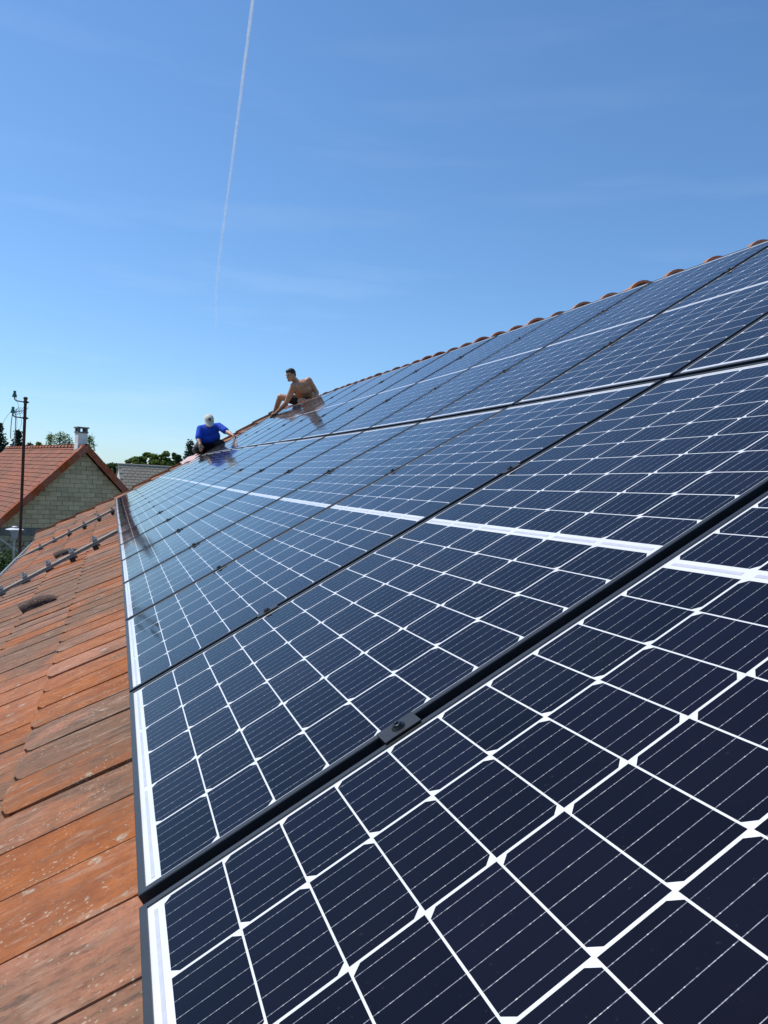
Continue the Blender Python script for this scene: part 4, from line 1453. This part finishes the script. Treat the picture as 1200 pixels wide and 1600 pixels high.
legs2 = [(pel + Vector((-.08, -.06, .0)), Vector((2.94, 14.34, 6.625)), Vector((2.89, 14.70, 6.285))), (pel + Vector((.06, -.06, .0)), Vector((3.215, 13.74, 6.515)), Vector((3.40, 14.05, 6.30)))]
for A_ in legs2:
    capsule(vs, fs, A_[0], A_[1], 0.092, 0.064)
    capsule(vs, fs, A_[1], A_[2], 0.060, 0.040); capsule(vs, fs, A_[1].lerp(A_[2], .15), A_[1].lerp(A_[2], .5), 0.062, 0.052)
sculpt('body', vs, fs, M_skin2, 0.0075, 9, p2, W2)
eyes(p2, H2_, W2)
vs, fs = [], []
sc = lambda x, y, z: Matrix.Diagonal((x, y, z, 1))
ellipsoid(vs, fs, H2_ @ T((0, -0.021, 0.043)) @ sc(0.083, 0.097, 0.090))
ellipsoid(vs, fs, H2_ @ T((0, 0.035, 0.088)) @ sc(0.058, 0.050, 0.036))
ellipsoid(vs, fs, H2_ @ T((0, -0.060, -0.005)) @ sc(0.066, 0.050, 0.055))
sculpt('hair', vs, fs, M_hair, 0.0075, 3, p2, W2)
vs, fs = [], []
capsule(vs, fs, pel + Vector((-.07, -.02, 0)), pel + Vector((.07, .02, 0)), 0.142, 0.142)
capsule(vs, fs, legs2[0][0], legs2[0][0].lerp(legs2[0][1], .62), 0.118, 0.094)
capsule(vs, fs, legs2[1][0], legs2[1][0].lerp(legs2[1][1], .62), 0.118, 0.094)
sculpt('shorts', vs, fs, M_short2, 0.011, 4, p2, W2)
for A_, d_ in zip(legs2, (Vector((-.10, .17, -.06)), Vector((0, .2, 0)))):
    vs, fs = [], []
    capsule(vs, fs, A_[2] + Vector((0.01, -.03, -.035)), A_[2] + d_ + Vector((0, 0, -.03)), 0.044, 0.036)
    sculpt('shoe', vs, fs, M_shoe, 0.010, 3, p2, W2)

# ------------------------------------------------------------------ vapour trail
m = NT('vapour')
m.b.inputs['Base Color'].default_value = (0.95, 0.95, 0.95, 1); m.b.inputs['Roughness'].default_value = 1; m.b.inputs['Specular IOR Level'].default_value = 0
tl = m.n('ShaderNodeBsdfTranslucent'); tl.inputs[0].default_value = (0.95, 0.95, 0.95, 1)
ms = m.n('ShaderNodeMixShader'); ms.inputs[0].default_value = 0.5
m.l(m.b.outputs[0], ms.inputs[1]); m.l(tl.outputs[0], ms.inputs[2])
tp_ = m.n('ShaderNodeBsdfTransparent'); ms2 = m.n('ShaderNodeMixShader')
gp_ = m.n('ShaderNodeNewGeometry').outputs['Position']
lw = m.n('ShaderNodeLayerWeight'); lw.inputs['Blend'].default_value = 0.5
soft = m.math('POWER', m.math('SUBTRACT', 1.0, lw.outputs['Facing']), 1.0)
puff = m.mrange(m.noise(gp_, 0.006, 4, 0.6), 0.3, 0.7, 0.45, 1.0)
sy = m.n('ShaderNodeSeparateXYZ'); m.l(gp_, sy.inputs[0])
age = m.mrange(sy.outputs[1], 6500, 15800, 1.0, 0.45)              # the older, farther end has spread and thinned
m.l(m.math('MULTIPLY', m.math('MULTIPLY', soft, puff), age), ms2.inputs[0])
m.l(tp_.outputs[0], ms2.inputs[1]); m.l(ms.outputs[0], ms2.inputs[2]); m.l(ms2.outputs[0], m.out.inputs[0])
key = [(610, 3800, 3005, 13), (693, 5076, 3005, 15), (837, 6686, 3005, 17), (990, 8400, 3005, 19), (1170, 10483, 3005, 27), (1400, 12900, 3005, 40), (1729, 15643, 3005, 44), (1800, 16400, 3005, 18)]
mb = MB(); pts = []; rs = []
kr = random.Random(9)
for i in range(len(key) - 1):
    for s_ in range(14):
        t = s_ / 14
        q = [key[i][c_] * (1 - t) + key[i + 1][c_] * t for c_ in range(4)]
        wob = 0.0 if q[1] < 8000 else (q[1] - 8000) / 8000
        nn_ = noise.noise(Vector((q[1] / 520.0, 3.1, 0)))
        n2_ = noise.noise(Vector((q[1] / 300.0, 9.1, 0)))
        pts.append((q[0] + 70 * wob * nn_, q[1], q[2] + 30 * wob * n2_)); rs.append(q[3] * 0.82 * (1 + 0.35 * (0.3 + wob) * n2_))
mb.tube(pts, rs, 10)
tag(build('vapour_trail', mb, m.m), 'thin white aircraft vapour trail climbing the blue sky left of centre', 'vapour trail')

# pink and white striped patch by the kneeling man, a thin wavy mesh
m = NT('striped_patch')
t_ = m.n('ShaderNodeTexCoord').outputs['Object']
sx_ = m.n('ShaderNodeSeparateXYZ'); m.l(t_, sx_.inputs[0])
band = m.math('FRACT', m.math('MULTIPLY', sx_.outputs[1], 8.0))
m.l(m.mix(m.mrange(band, 0.45, 0.55), (0.72, 0.66, 0.62), (0.62, 0.20, 0.16)), m.b.inputs['Base Color'])
m.b.inputs['Roughness'].default_value = 0.5
sv = []
nu_, nv_ = 6, 8
SM = ROOF @ T((1.42, 14.86, 0.085)) @ R(rad(-6), 'X')
mb = MB()
for i in range(nv_ + 1):
    for j in range(nu_ + 1):
        sv.append(Vector((0.40 * i / nv_, 0.40 * j / nu_, 0.012 * math.sin(i * 1.1 + j * .6) + 0.10 * j / nu_)))
mb.faces(sv, [((i) * (nu_ + 1) + j, (i + 1) * (nu_ + 1) + j, (i + 1) * (nu_ + 1) + j + 1, i * (nu_ + 1) + j + 1) for i in range(nv_) for j in range(nu_)], 0, True)
mb.faces([p - Vector((0, 0, .003)) for p in sv], [((i) * (nu_ + 1) + j + 1, (i + 1) * (nu_ + 1) + j + 1, (i + 1) * (nu_ + 1) + j, i * (nu_ + 1) + j) for i in range(nv_) for j in range(nu_)], 0, True)
tag(build('striped_patch', mb, m.m, None, SM), 'small pink and white striped patch on the tiles left of the man in blue', 'sheet')
